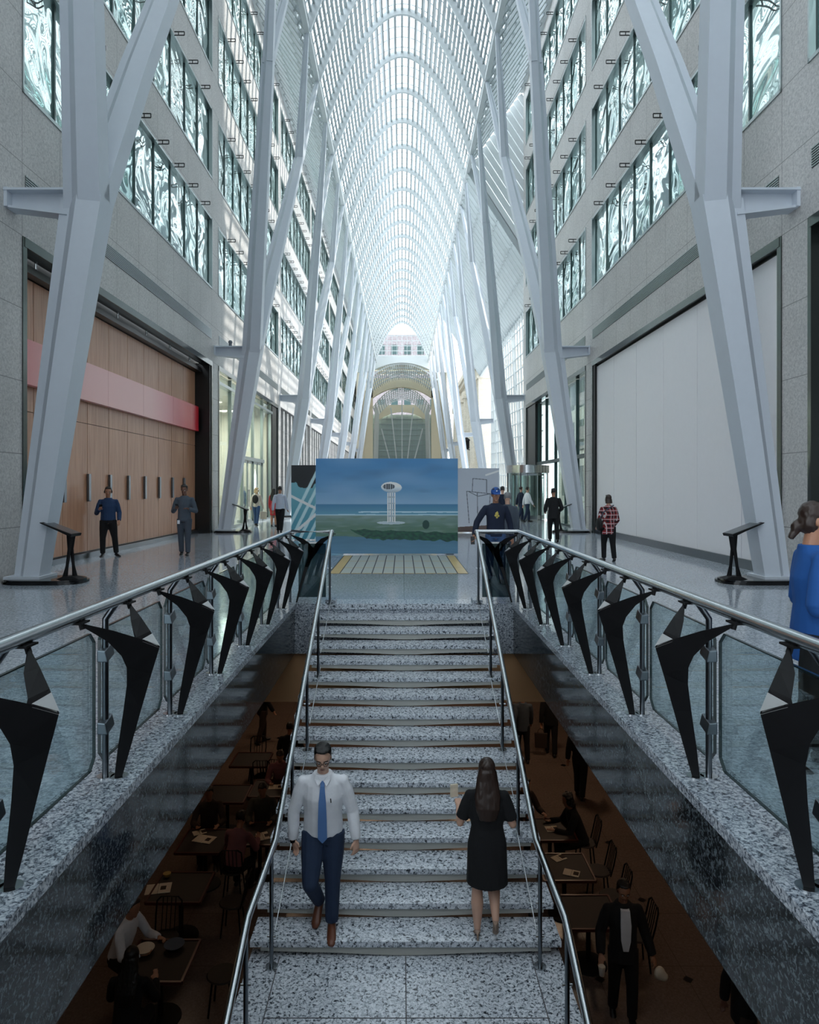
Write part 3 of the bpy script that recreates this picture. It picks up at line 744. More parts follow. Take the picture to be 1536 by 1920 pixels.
# ------------------------------------------------------------------ far end of the hall
YEND = 102.4
o = thing('end_lunette', 'arched glazed end wall with white grid closing the long vault', 'glass wall')
m = MB()
for i in range(-5, 6):
    x = i * 0.74; u = x / NX
    if abs(u) < 1: m.bar((x, YEND, 20.3), (x, YEND, arch_pt(u)[1]), 0.07, 0.1, up=(0, 1, 0))
for j in range(7):
    z = 20.4 + j * 0.74; u = 1.15 if z < NZ else math.sqrt(max(0, (AZ - z) / (AZ - NZ))); m.bar((-NX * u, YEND, z), (NX * u, YEND, z), 0.06, 0.1)
m.build('grid', 'white_steel', o)
g = MB(); pts = [arch_pt(i / 24 * 2 - 1) for i in range(25)]
g.add([(p[0], YEND + 0.1, p[1]) for p in pts], [list(range(len(pts)))]); g.build('glass', 'roof_glass', o)
def arch_wall(name, mat, y, th, hw, apex, spring, ohw, oap, osp, parent, full=False):
    """a wall with an arched opening: inner and outer outlines lofted"""
    m = MB(); N = 28; A = []; B = []
    for i in range(N + 1):
        u = i / N * 2 - 1
        A.append((hw * u, spring + (apex - spring) * (1 - u * u))); B.append((ohw * u, osp + (oap - osp) * (1 - u * u)) if not full else (ohw * u, oap))
    A = [(-hw, 0 if full is not None and full != 'band' else A[0][1])] + A + [(hw, 0 if full is not None and full != 'band' else A[-1][1])]
    B = [(-ohw, A[0][1])] + B + [(ohw, A[-1][1])]
    for i in range(len(A) - 1):
        q = [A[i], A[i + 1], B[i + 1], B[i]]
        m.prism([Vector((p[0], y, p[1])) for p in q], (0, th, 0))
    return m.build(name, mat, parent)
o = thing('end_arch', 'white arched band below the glazed end wall of the vault', 'arch')
arch_wall('band', 'white_steel', YEND - 0.2, 0.6, 4.75, 20.1, 18.7, 5.0, 21.1, 19.6, o, 'band')
m = MB(); m.box(-7.1, -4.8, YEND - 0.1, YEND + 0.2, 18.7, 25); m.box(4.8, 7.6, YEND - 0.1, YEND + 0.2, 18.7, 25)
m.build('spandrel', 'white_steel', o)
def barrel(name, y0, y1, hw, apex, spring, n, parent, gap, w=0.1):
    m = MB()
    for i in range(n + 1):
        u = i / n * 2 - 1; x, z = hw * u, spring + (apex - spring) * (1 - u * u); m.box(x - w / 2, x + w / 2, y0, y1, z, z + 0.25)
    y = y0
    while y < y1:
        for i in range(16):
            u, v = i / 8 - 1, (i + 1) / 8 - 1; m.bar((hw * u, y, spring + (apex - spring) * (1 - u * u)), (hw * v, y, spring + (apex - spring) * (1 - v * v)), 0.14, 0.14)
        y += gap
    return m.build(name, 'white_steel', parent)
o = thing('link_vault', 'low slatted white vault between the end arch and the cream arch', 'vault')
barrel('slats', YEND + 0.4, 117.8, 5.2, 20.0, 17.6, 34, o, 3.0)
m = MB()
for s_ in (-1, 1): m.box(s_ * 6.6, s_ * 6.8, YEND + 0.5, 138, 0, 21)
m.build('shade_walls', 'limestone', o)  # solid walls added to keep sky light out of the far vault
g = MB(); g.add([(-6.7, YEND + 0.5, 21.0), (6.7, YEND + 0.5, 21.0), (6.7, 138, 21.0), (-6.7, 138, 21.0)], [(0, 1, 2, 3)]); g.build('shade_panes', 'dim_glass', o)  # dark panes added overhead to dim the far vault
o = thing('cream_arch', 'cream arched portal wall at the far end of the hall', 'arch')
arch_wall('portal', 'cream', 118.0, 1.2, 5.0, 18.8, 17.0, 5.4, 20.3, 18.2, o, 'band')
m = MB()
m.box(-7.1, -5.0, 118.0, 119.2, 0, 18.2); m.build('jamb', 'cream', o); m = MB(); m.box(5.0, 7.6, 118.0, 119.2, 0, 18.2)
m.build('jamb', 'cream', o)
o = thing('garden_court_vault', 'white fan vault and glazed back wall seen through the cream arch', 'vault')
barrel('slats', 119.6, 137, 5.0, 19.0, 15.5, 26, o, 2.4)
m = MB()
for i in range(-4, 5):
    a = i * 0.42; m.bar((math.sin(a) * 0.6, 124, 0), (math.sin(a) * 5.0, 124 + 1.5, 2 + math.cos(a) * 15.5), 0.2, 0.2, up=(0, 1, 0))
for sgn in (-1, 1):
    for i in range(12): m.bar((sgn * 5.0, 120 + i * 1.5, 0), (sgn * 4.6, 120 + i * 1.5, 16.0), 0.2, 0.2, up=(0, 1, 0))
m.build('fan_ribs', 'white_steel', o)
m = MB(); m.box(-6, 6, 138, 138.2, 0, 16.2); m.build('back_glass', 'far_glass', o)
m = MB()
for i in range(15): m.box(-6, 6, 137.9, 138.0, 0.6 + i * 1.05, 0.72 + i * 1.05)
for i in range(-6, 7): m.box(i - 0.05, i + 0.05, 137.9, 138.0, 0, 16.2)
m.build('back_frame', 'frame_steel', o)
arch_wall('inner_arch', 'cream', 136.8, 0.5, 4.4, 16.6, 15.2, 4.7, 18.0, 16.2, o, 'band')
plain('leaf_green', (120, 140, 60), 0.7)
tr = thing('indoor_tree', 'green and yellow leafed tree seen through the cream arch', 'tree', (-3.2, 112.0, 0))
m = MB(); m.tube([(0, 0, 0), (0.05, 0, 3.4)], 0.09, 8); m.build('trunk', 'dark_wood', tr)
m = MB()
for i in range(260):
    a, b_, r_ = random.uniform(0, 6.28), random.uniform(-1, 1), 1.5 * random.random() ** 0.4
    c = Vector((r_ * math.cos(a) * math.sqrt(1 - b_ * b_) * 1.2, r_ * math.sin(a) * math.sqrt(1 - b_ * b_), 4.3 + r_ * b_ * 0.9))
    d1 = Vector((random.uniform(-1, 1), random.uniform(-1, 1), random.uniform(-1, 1))).normalized() * 0.2; d2 = d1.cross(Vector((random.uniform(-1, 1), random.uniform(-1, 1), 0.3))).normalized() * 0.1
    m.add([c - d1, c + d2, c + d1, c - d2], [(0, 1, 2, 3)])
m.build('foliage', 'leaf_green', tr)
m = MB(); m.box(-9, 9, 160, 172, 0, 37); m.cur = 1
for i in range(6):
    for j in range(8):
        m.box(-8.5 + i * 3, -7.0 + i * 3, 159.9, 160, 3 + j * 4.2, 5.2 + j * 4.2)
o = m.build('office_tower', ['pink_granite', 'frame_teal']); tag(o, 'pink granite office tower behind the glazed end of the vault', 'building')
# unseen tower added outside to keep the sun off the near part of the hall
m = MB(); m.box(15, 45, -60, 41, 0, 120)
o = m.build('office_tower', 'granite_wall'); tag(o, 'unseen grey tower block added right of the hall as a sun blocker', 'building')
# ------------------------------------------------------------------ stair
RISE, RUN, SD0, SHW = 0.136, 0.2953, 10.14, 1.285
st = thing('staircase', 'wide open granite staircase down to the food court', 'staircase', (XC, 0, 0))
def tread(z, ynose):
    m = MB(); m.box(-SHW, SHW, ynose, ynose + RUN + 0.035, z - 0.05, z); t = m.build('tread', 'granite_step', st, bevel=0.004)
    m = MB(); m.prism([(-1.2, ynose + 0.02, z - 0.048), (1.2, ynose + 0.02, z - 0.048), (1.2, ynose + 0.02, z - 0.09), (0.6, ynose + 0.02, z - 0.105), (0.12, ynose + 0.02, z - 0.126), (-0.12, ynose + 0.02, z - 0.126), (-0.6, ynose + 0.02, z - 0.105), (-1.2, ynose + 0.02, z - 0.09)], (0, 0.24, 0))
    m.build('support_plate', 'stair_steel', t)
plain('stair_steel', (176, 176, 170), 0.5)
for k in range(1, 16): tread(-RISE * k, SD0 - RUN * k)
LZ = -RISE * 16; LY1 = SD0 - RUN * 16 + RUN + 0.02; LY0 = 4.60
m = MB(); m.box(-SHW, SHW, LY0, LY1 + 0.1, LZ - 0.09, LZ); m.build('landing', 'granite_step', st)
m = MB()
for x in (-SHW + 0.24, SHW - 0.25): m.box(x, x + 0.008, LY0, LY1, LZ, LZ + 0.0015)
m.box(-0.004, 0.004, LY0, LY1, LZ, LZ + 0.0015); m.box(-SHW + 0.24, SHW - 0.24, 5.06, 5.068, LZ, LZ + 0.0015)
m.build('landing_joints', 'seam', st)
for k in range(1, 21): tread(LZ - RISE * k, LY0 - RUN * k + 0.0)
m = MB(); m.prism([(-0.11, YE + 0.02, -0.2), (-0.11, LY1, LZ - 0.12), (-0.11, LY0, LZ - 0.12), (-0.11, LY0 - RUN * 20, LOWZ), (-0.11, LY0 - RUN * 17, LOWZ), (-0.11, LY0 + 0.2, LZ - 0.5), (-0.11, LY1, LZ - 0.5), (-0.11, YE + 0.02, -0.6)], (0.22, 0, 0))
m.build('spine_beam', 'stair_steel', st)
m = MB(); m.box(-SHW, SHW, SD0 - 0.02, SD0 + 0.4, -0.08, 0.002); m.build('top_nosing', 'granite_step', st, bevel=0.004)

# ------------------------------------------------------------------ stair handrails
def stair_rail(s, label):
    o = thing('stair_handrail', label, 'handrail', (XC, 0, 0)); X = s * 1.07
    P = [(X, 10.2, 1.05), (X, 5.68, -1.2), (X, 4.66, -1.2), (X, 1.2, -2.83)]
    m = MB(); m.tube(P, 0.027, 14); m.build('handrail', 'steel', o, smooth=True)
    ys = [10.12, 8.72, 7.70, 6.66, 5.60, 4.68, 3.6]; zs = []
    for i, y in enumerate(ys):
        zb = 0.0 if y > SD0 - 0.05 else (LZ if LY0 < y < LY1 else (-RISE * math.ceil((SD0 - y) / RUN) if y > LY1 else LZ - RISE * math.ceil((LY0 - y) / RUN)))
        zs.append(zb)
        for (a, b) in zip(P, P[1:]):
            if b[1] <= y <= a[1]: zt = a[2] + (b[2] - a[2]) * (a[1] - y) / (a[1] - b[1])
        xi = s * 1.085
        m = MB(); m.tube([(xi, y, zb), (xi, y, zt - 0.05)], 0.017, 10); m.tube([(xi, y, zt - 0.06), (X, y, zt - 0.01)], 0.01, 8)
        p = m.build('post', 'dark_steel', o, smooth=True)
        m = MB(); m.tube([(xi, y, zb), (xi, y, zb + 0.014)], 0.05, 16); m.build('foot_flange', 'steel', p, smooth=True)
        for hh in (0.25, 0.52):
            m = MB(); m.tube([(xi - 0.035, y, zb + hh), (xi + 0.035, y, zb + hh)], 0.009, 8); m.build('cable_fitting', 'steel', p, smooth=True)
        if i > 0 and i < 5:
            m = MB(); m.tube([(xi - s * 0.03, ys[i - 1], zs[i - 1] + 0.12), (xi - s * 0.03, y, zb + 0.3)], 0.0045, 6); m.build('cable', 'steel', o)
stair_rail(-1, 'polished steel handrail on the left side of the staircase, beside the man in a tie')
stair_rail(1, 'polished steel handrail on the right side of the staircase, beside the woman in black')

# ------------------------------------------------------------------ balustrades with bronze tusks
def tusk_meshes(s):
    """curved bronze leg that forks into two horns under the rail; base at x = 1.70, elbow over the stair"""
    E = Vector((1.375, 0.0, 0.815)); B = Vector((1.70, 0.22, 0.0))
    m = MB()
    def pt(p): return (s * p[0], p[1], p[2])
    # outer spine (stair side) and inner curve (rail side) of the leg
    for d in (-1, 1):
        tip = Vector((1.66, d * 0.31, 1.005))
        outer = [Vector((1.672, 0.215, 0)), Vector((1.605, 0.172, 0.19)), Vector((1.52, 0.11, 0.43)), Vector((1.44, 0.052, 0.65)), E]
        inner = [Vector((1.712, 0.215 + d * 0.012, 0)), Vector((1.672, 0.172 + d * 0.018, 0.19)), Vector((1.612, 0.11 + d * 0.024, 0.43)), Vector((1.566, 0.055 + d * 0.034, 0.60)), Vector((1.535, d * 0.06, 0.715))]
        # horn: outer edge E->tip, inner edge from the leg's inner curve to the tip
        inner += [Vector((1.545, d * 0.105, 0.79)), Vector((1.585, d * 0.185, 0.885)), tip + Vector((0.004, 0, -0.015))]
        outer += [E.lerp(tip, 0.3) + Vector((0, 0, 0.012)), E.lerp(tip, 0.62) + Vector((0, 0, 0.012)), tip]
        back = []
        for i, (o_, n_) in enumerate(zip(outer, inner)):
            c = n_.copy()
            if i < 5: c.y = c.y - d * abs(c.y - (0.22 * (1 - o_.z / 0.815) if o_.z < 0.815 else 0)) * 0.98
            else: c = o_.lerp(n_, 0.5) + Vector((0.02 if i < 7 else 0.002, -d * (0.055 if i < 7 else 0.008), 0.02 if i < 7 else 0.0))
            back.append(c)
        m.cur = 0
        n = len(outer); vs = [pt(p) for p in outer + inner + back]
        fs = []
        for i in range(n - 1):
            fs += [(i, i + 1, n + i + 1, n + i), (n + i, n + i + 1, 2 * n + i + 1, 2 * n + i), (2 * n + i, 2 * n + i + 1, i + 1, i)]
        fs += [(0, n, 2 * n), (n - 1, 3 * n - 1, 2 * n - 1)]
        m.add(vs, fs)
        m.tube([pt(tip + Vector((0.0, 0, -0.03))), pt(tip + Vector((0.012, 0, 0.012)))], 0.014, 8)
        m.box(s * 1.645, s * 1.70, tip.y - 0.05, tip.y + 0.05, 1.006, 1.016)
    me = m.mesh('tusk', 'bronze_black')
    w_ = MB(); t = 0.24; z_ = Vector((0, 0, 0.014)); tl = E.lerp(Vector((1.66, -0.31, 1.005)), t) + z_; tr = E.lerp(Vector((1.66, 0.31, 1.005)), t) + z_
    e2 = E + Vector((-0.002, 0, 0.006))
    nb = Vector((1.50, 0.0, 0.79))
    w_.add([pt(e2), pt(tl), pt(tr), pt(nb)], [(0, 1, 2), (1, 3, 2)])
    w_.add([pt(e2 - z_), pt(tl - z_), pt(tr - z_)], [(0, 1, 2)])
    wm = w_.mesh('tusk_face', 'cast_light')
    return me, wm
TD = [2.94 + 1.128 * i for i in range(-1, 7)]
def balustrade(s, label):
    o = thing('balustrade', label, 'balustrade', (XC, 0, 0))
    m = MB(); m.tube([(s * 1.685, 0.9, 1.045), (s * 1.685, YE + 0.13, 1.045), (s * 1.07, YE + 0.13, 1.045)], 0.032, 16)
    m.ball((s * 1.07, YE + 0.13, 1.045), 0.032); m.build('handrail', 'steel', o, smooth=True)
    tm, wm = tusk_meshes(s)
    for i, D in enumerate(TD):
        t = link_mesh('tusk', tm, o); t.location = (0, D - 0.22, 0)
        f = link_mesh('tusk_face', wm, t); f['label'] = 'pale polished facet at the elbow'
        m = MB(); m.tube([(s * 1.77, D, 0.0), (s * 1.77, D, 0.93), (s * 1.70, D, 1.03)], 0.019, 10)
        p = m.build('post', 'dark_steel', o, smooth=True)
        m = MB(); m.tube([(s * 1.77, D, 0), (s * 1.77, D, 0.012)], 0.05, 16); m.tube([(s * 1.69, D, 0), (s * 1.69, D, 0.012)], 0.05, 16); m.build('foot_flange', 'steel', p, smooth=True)
        for z in (0.30, 0.72):
            m = MB(); m.loft([[Vector((s * 1.735, D - 0.05, z - 0.035)), Vector((s * 1.75, D - 0.05, z + 0.03)), Vector((s * 1.80, D - 0.05, z + 0.035)), Vector((s * 1.80, D - 0.05, z - 0.035))], [Vector((s * 1.735, D + 0.05, z - 0.005)), Vector((s * 1.75, D + 0.05, z + 0.06)), Vector((s * 1.80, D + 0.05, z + 0.065)), Vector((s * 1.80, D + 0.05, z - 0.005))]]); m.build('clamp', 'dark_steel', p, bevel=0.006)
    for i, D in enumerate(TD):
        a, b = D + 0.035, (TD[i + 1] - 0.035 if i + 1 < len(TD) else YE + 0.02)
        c = 0.06; z0, z1 = 0.07, 0.86
        poly = [(s * 1.815, a + c, z0), (s * 1.815, b - c, z0), (s * 1.815, b, z0 + c), (s * 1.815, b, z1 - c), (s * 1.815, b - c, z1), (s * 1.815, a + c, z1), (s * 1.815, a, z1 - c), (s * 1.815, a, z0 + c)]
        g = MB(); g.prism(poly, (s * 0.014, 0, 0)); gp = g.build('glass_panel', 'rail_glass', o)
        e = MB()
        for p_, q_ in zip(poly, poly[1:] + poly[:1]): e.bar((p_[0] + s * 0.007, p_[1], p_[2]), (q_[0] + s * 0.007, q_[1], q_[2]), 0.007, 0.017, up=(1, 0, 0))
        e.build('polished_edge', 'glass_edge', gp)
    # short return at the head of the stair, with one more tusk turned to face down the flight
    g = MB(); g.box(s * 1.17, s * 1.58, YE + 0.22, YE + 0.235, 0.06, 0.86); g.build('end_panel', 'dark_glass', o)
    t = link_mesh('tusk', tm, o); t.rotation_euler = (0, 0, -s * math.pi / 2)
    # local (x, y) -> world: put the elbow over the void, horns along x
    t.rotation_euler = (0, 0, s * math.pi / 2) if s < 0 else (0, 0, -math.pi / 2)
    t.location = (s * 1.375, YE + 1.76 if False else YE + 0.09 + 1.72, 0)
    t.rotation_euler = (0, 0, R(-90) if s > 0 else R(90))
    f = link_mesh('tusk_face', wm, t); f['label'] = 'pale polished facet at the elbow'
    m = MB(); m.tube([(s * 1.69, YE + 0.13, 0.0), (s * 1.69, YE + 0.13, 1.02)], 0.019, 10); m.build('corner_post', 'dark_steel', o, smooth=True)
    m = MB(); m.box(s * 1.0, s * 1.15, YE - 0.03, YE + 0.22, 0, 0.06); m.build('post_block', 'granite_border', o, bevel=0.008)
balustrade(-1, 'glass balustrade with bronze tusk brackets along the left edge of the opening')
balustrade(1, 'glass balustrade with bronze tusk brackets along the right edge of the opening')

# ------------------------------------------------------------------ lecterns on the pylon plinths
def lectern_meshes(s):
    m = MB()
    def P(x, y, z): return (s * x, y, z)
    # base spreading foot, two prongs, head; x measured out from the hall axis
    m.loft([[Vector(P(6.12, -0.14, 0.075)), Vector(P(5.72, -0.14, 0.075)), Vector(P(5.72, 0.14, 0.075)), Vector(P(6.12, 0.14, 0.075))], [Vector(P(6.02, -0.1, 0.12)), Vector(P(5.86, -0.1, 0.12)), Vector(P(5.86, 0.1, 0.12)), Vector(P(6.02, 0.1, 0.12))]])
    for (xa, y) in ((6.0, -0.06), (5.88, 0.06)):
        m.tube([P(xa, y, 0.1), P(xa - 0.005 + (5.94 - xa) * 0.5, y * 0.9, 0.3), P(5.93, y * 0.7, 0.6), P(5.92, y * 0.5, 0.86)], [(0.05, 0.03), (0.028, 0.022), (0.035, 0.024), (0.07, 0.03)], 8)
    st_ = MB(); st_.v, st_.f, st_.m = m.v, m.f, m.m
    pm = MB(); pm.prism([Vector(P(5.84, -0.2, 0.825)), Vector(P(5.82, -0.2, 0.87)), Vector(P(6.38, -0.2, 1.085)), Vector(P(6.385, -0.2, 1.072)), Vector(P(6.05, -0.2, 0.925))], (0, 0.4, 0))
    tm_ = MB(); tm_.add([P(5.83, -0.18, 0.880), P(6.32, -0.18, 1.068), P(6.32, 0.18, 1.068), P(5.83, 0.18, 0.880)], [(0, 1, 2, 3)])
    return st_.mesh('stem', 'bronze_black', True), pm.mesh('reading_board', 'bronze_black', bevel=0.006), tm_.mesh('text_plate', 'dark_steel')
for s, sn in ((-1, 'left'), (1, 'right')):
    a, b, c = lectern_meshes(s)
    for k, wh in ((0, 'on the plinth of the first pylon in the %s row' % sn), (1, 'on the plinth of the second pylon in the %s row' % sn)):
        o = thing('sign_lectern', 'slim black sign lectern ' + wh, 'lectern', (0, P0 + BAY * k - 0.15, 0)); link_mesh('stem', a, o); bb = link_mesh('reading_board', b, o); link_mesh('text_plate', c, bb)
# camera dome on the second left bracket
o = thing('security_camera', 'small dome camera on the bracket of the second left pylon', 'camera', (-6.5, P0 + BAY - 0.1, 7.04))
m = MB(); m.tube([(0, 0, 0), (0, 0, 0.1)], 0.06, 10); m.ball((0, 0, 0.16), 0.08); m.build('dome', 'dark_steel', o, smooth=True)

# ------------------------------------------------------------------ printed boards and floor inset
def srgbf(c): return srgb(*c)[:3]
def lerp3(a, b, t): t = min(1, max(0, t)); return tuple(a[i] + (b[i] - a[i]) * t for i in range(3))
import mathutils.noise as mn
def nz(x, y, s=0.0): return mn.noise(Vector((x, y, s)))
def print_board(name, x0, x1, z0, z1, y, fn, nu, nv, parent):
    me = bpy.data.meshes.new(name); vs = []; cs = []
    for j in range(nv + 1):
        for i in range(nu + 1):
            u, v = i / nu, j / nv; vs.append((x0 + (x1 - x0) * u, y, z1 + (z0 - z1) * v)); cs.append(fn(u, v))
    fs = [(j * (nu + 1) + i, (j + 1) * (nu + 1) + i, (j + 1) * (nu + 1) + i + 1, j * (nu + 1) + i + 1) for j in range(nv) for i in range(nu)]
    me.from_pydata(vs, [], fs); me.materials.append(MATS['printed_board'])
    ca = me.color_attributes.new('print', 'FLOAT_COLOR', 'POINT')
    ca.data.foreach_set('color', [c for t in cs for c in (*[min(0.9, q * 1.4) for q in srgbf(t)], 1.0)])
    return link_mesh(name, me, parent)
def sea_print(u, v):
    n1 = nz(u * 3.2, v * 7 + u, 1) * 0.6 + nz(u * 8, v * 16, 2) * 0.4
    if v < 0.48:
        c = lerp3((62, 120, 168), (78, 128, 168), v / 0.3)
        c = lerp3(c, (128, 160, 186), (v - 0.28) / 0.22 + 0.25 * n1)
        c = lerp3(c, (66, 104, 140), max(0, n1) * 0.9 if v < 0.36 else 0)
        c = lerp3(c, (120, 154, 188), max(0, nz(u * 2.5 + 4, v * 6, 5)) * 0.8)
    elif v < 0.60:
        c = lerp3((58, 110, 146), (92, 142, 164), (v - 0.48) / 0.12)
        if abs(v - 0.562 - 0.006 * nz(u * 9, 1)) < 0.006 and u > 0.3: c = (170, 196, 208)
        if abs(v - 0.592 - 0.004 * nz(u * 7, 3)) < 0.006: c = (160, 188, 200)
    elif v < 0.82 + 0.03 * nz(u * 4, 9):
        c = lerp3((116, 138, 142), (80, 110, 100), (v - 0.60) / 0.12)
        c = lerp3(c, (84, 110, 84), 0.6 * max(0, nz(u * 14, v * 30, 4)) + 0.15)
        c = lerp3(c, (128, 146, 146), max(0, nz(u * 10, v * 40, 6)) * 0.7)
    else: c = lerp3((70, 108, 132), (84, 124, 150), (v - 0.82) / 0.15 + 0.3 * nz(u * 6, v * 40))
    # dark bushes along the shore
    bb = 0.745 + 0.05 * max(0, (u - 0.25)) + 0.02 * nz(u * 16, 2)
    be = 0.83 + 0.04 * u + 0.018 * nz(u * 20, 5)
    be = bb + (be - bb) * min(1, max(0, (u - 0.24) / 0.12))
    if u > 0.24 and bb < v < be: c = lerp3((36, 84, 64), (26, 60, 56), 0.5 + nz(u * 40, v * 40))
    if (u - 0.775) ** 2 / 0.0006 + (v - 0.695) ** 2 / 0.0022 < 1: c = (28, 62, 58)
    # the tower: base slab, shafts, oval pod
    if ((u - 0.53) / 0.10) ** 2 + ((v - 0.675) / 0.018) ** 2 < 1: c = (168, 182, 190)
    if 0.36 < v < 0.675:
        for a in (0.508, 0.522, 0.541, 0.556):
            if abs(u - a) < 0.0042: c = (214, 220, 224)
        if 0.508 < u < 0.556 and (int((v * 90)) % 6 == 0 or abs(u - 0.531) < 0.004): c = (150, 164, 174)
    e = ((u - 0.533 - 0.1 * (v - 0.3)) / 0.072) ** 2 + ((v - 0.302) / 0.056) ** 2
    if e < 1:
        c = lerp3((226, 230, 232), (150, 164, 176), (v - 0.28) / 0.07)
        if ((u - 0.515) / 0.043) ** 2 + ((v - 0.295) / 0.03) ** 2 < 1: c = (60, 66, 76) if (int(u * 260) % 4) else (170, 180, 186)
    return c
def left_print(u, v):
    c = lerp3((120, 170, 180), (60, 130, 150), v)
    if v < 0.3 - 0.25 * abs(u - 0.3) + 0.08 * nz(u * 8, v * 8): c = (18, 24, 28)
    d = u * 0.7 + v * 0.5
    if 0.35 < d < 0.95 and abs((d * 9) % 1 - 0.5) < 0.2: c = (178, 206, 212)
    if u > 0.5 and v > 0.25: c = lerp3((40, 130, 170), (120, 186, 205), abs((v * 14 + u * 5) % 1 - 0.5) * 2)
    if abs(u * 0.35 + 0.42 - v) < 0.02 or abs(0.95 - u * 0.6 - v) < 0.025: c = (206, 222, 226)
    return c
def right_print(u, v):
    c = lerp3((168, 174, 184), (190, 194, 202), v)
    def ln(x0, y0, x1, y1, w=0.006):
        L = math.hypot(x1 - x0, y1 - y0); t = ((u - x0) * (x1 - x0) + (v - y0) * (y1 - y0)) / (L * L)
        return 0 <= t <= 1 and abs((u - x0) * (y1 - y0) - (v - y0) * (x1 - x0)) / L < w
    for q in ((0.58, 0.16, 0.80, 0.18), (0.58, 0.16, 0.57, 0.36), (0.80, 0.18, 0.80, 0.38), (0.48, 0.36, 0.86, 0.40), (0.48, 0.36, 0.52, 0.86), (0.86, 0.40, 0.82, 0.88), (0.65, 0.38, 0.66, 0.92), (0.50, 0.36, 0.66, 0.44), (0.86, 0.4, 0.66, 0.44)):
        if ln(*q): c = (92, 98, 108)
    if ln(0.78, 0.11, 1.0, 0.04, 0.014): c = (222, 226, 230)
    if v > 0.9 + 0.06 * (0.7 - u): c = lerp3((120, 96, 84), (90, 74, 70), v)
    return c
def board(name, label, x0, x1, z1, y, fn, nu, nv):
    o = thing(name, label, 'display board', ((x0 + x1) / 2, y, 0)); c = (x0 + x1) / 2
    m = MB(); m.box(x0 - c, x1 - c, 0.004, 0.09, 0.03, z1); m.build('panel', 'hoarding', o)
    print_board('print', x0 - c, x1 - c, 0.03, z1, 0.0, fn, nu, nv, o)
    m = MB(); m.box(x0 - c + 0.1, x0 - c + 0.3, 0.02, 0.5, 0, 0.03); m.box(x1 - c - 0.3, x1 - c - 0.1, 0.02, 0.5, 0, 0.03); m.build('feet', 'dark_steel', o)
board('display_board', 'large blue display board printed with a white tower by the sea', -2.18, 1.41, 2.43, 17.5, sea_print, 420, 280)
board('display_board', 'teal and black printed board behind the left end of the sea board', -3.58, -1.9, 2.42, 22.4, left_print, 110, 150)
board('display_board', 'pale grey board with a thin line drawing, right of the sea board', 1.3, 3.64, 2.42, 26.0, right_print, 200, 200)
plain('inset_pale', (196, 200, 192), 0.3); plain('inset_yellow', (214, 186, 120), 0.35)
o = thing('floor_inset', 'pale floor inset with yellow edges in front of the sea board', 'floor inset', (0, 0, 0))
m = MB(); m.box(-1.46, 1.32, 13.65, 17.3, 0, 0.004); m.build('bed', 'seam', o)
m = MB(); y = MB(); yy = MB()
for i in range(13):
    a = -1.44 + i * 0.2115; t = y if i in (0, 12) else m
    t.box(a + 0.012, a + 0.2, 13.7, 14.6, 0.004, 0.008); t.box(a + 0.012, a + 0.2, 14.68, 15.9, 0.004, 0.008); t.box(a + 0.012, a + 0.2, 15.98, 17.25, 0.004, 0.008)
    y.box(a + 0.012, a + 0.2, 14.605, 14.675, 0.004, 0.008); y.box(a + 0.012, a + 0.2, 15.905, 15.975, 0.004, 0.008); y.box(a + 0.012, a + 0.2, 13.66, 13.695, 0.004, 0.008)
m.build('pale_slats', 'inset_pale', o); y.build('yellow_slats', 'inset_yellow', o)
# ------------------------------------------------------------------ people
DG = None
class Blob(MB):
    """overlapping tubes and balls that are fused into one smooth skin"""
    def fuse(s, name, mat, parent, voxel, smooth=2):
        me = bpy.data.meshes.new('tmp'); me.from_pydata(s.v, [], s.f)
        bm = bmesh.new(); bm.from_mesh(me); bmesh.ops.recalc_face_normals(bm, faces=bm.faces); bm.to_mesh(me); bm.free()
        o = bpy.data.objects.new(name, me); col.objects.link(o)
        r = o.modifiers.new('fuse', 'REMESH'); r.mode = 'VOXEL'; r.voxel_size = voxel; r.use_smooth_shade = True
        if smooth:
            q = o.modifiers.new('soft', 'SMOOTH'); q.factor = 0.5; q.iterations = smooth
        dg = bpy.context.evaluated_depsgraph_get(); ev = o.evaluated_get(dg)
        nm = bpy.data.meshes.new_from_object(ev); o.modifiers.clear(); o.data = nm; bpy.data.meshes.remove(me)
        nm.name = name; nm.materials.clear(); nm.materials.append(MATS[mat])
        nm.polygons.foreach_set('use_smooth', [True] * len(nm.polygons))
        o.parent = parent
        return o
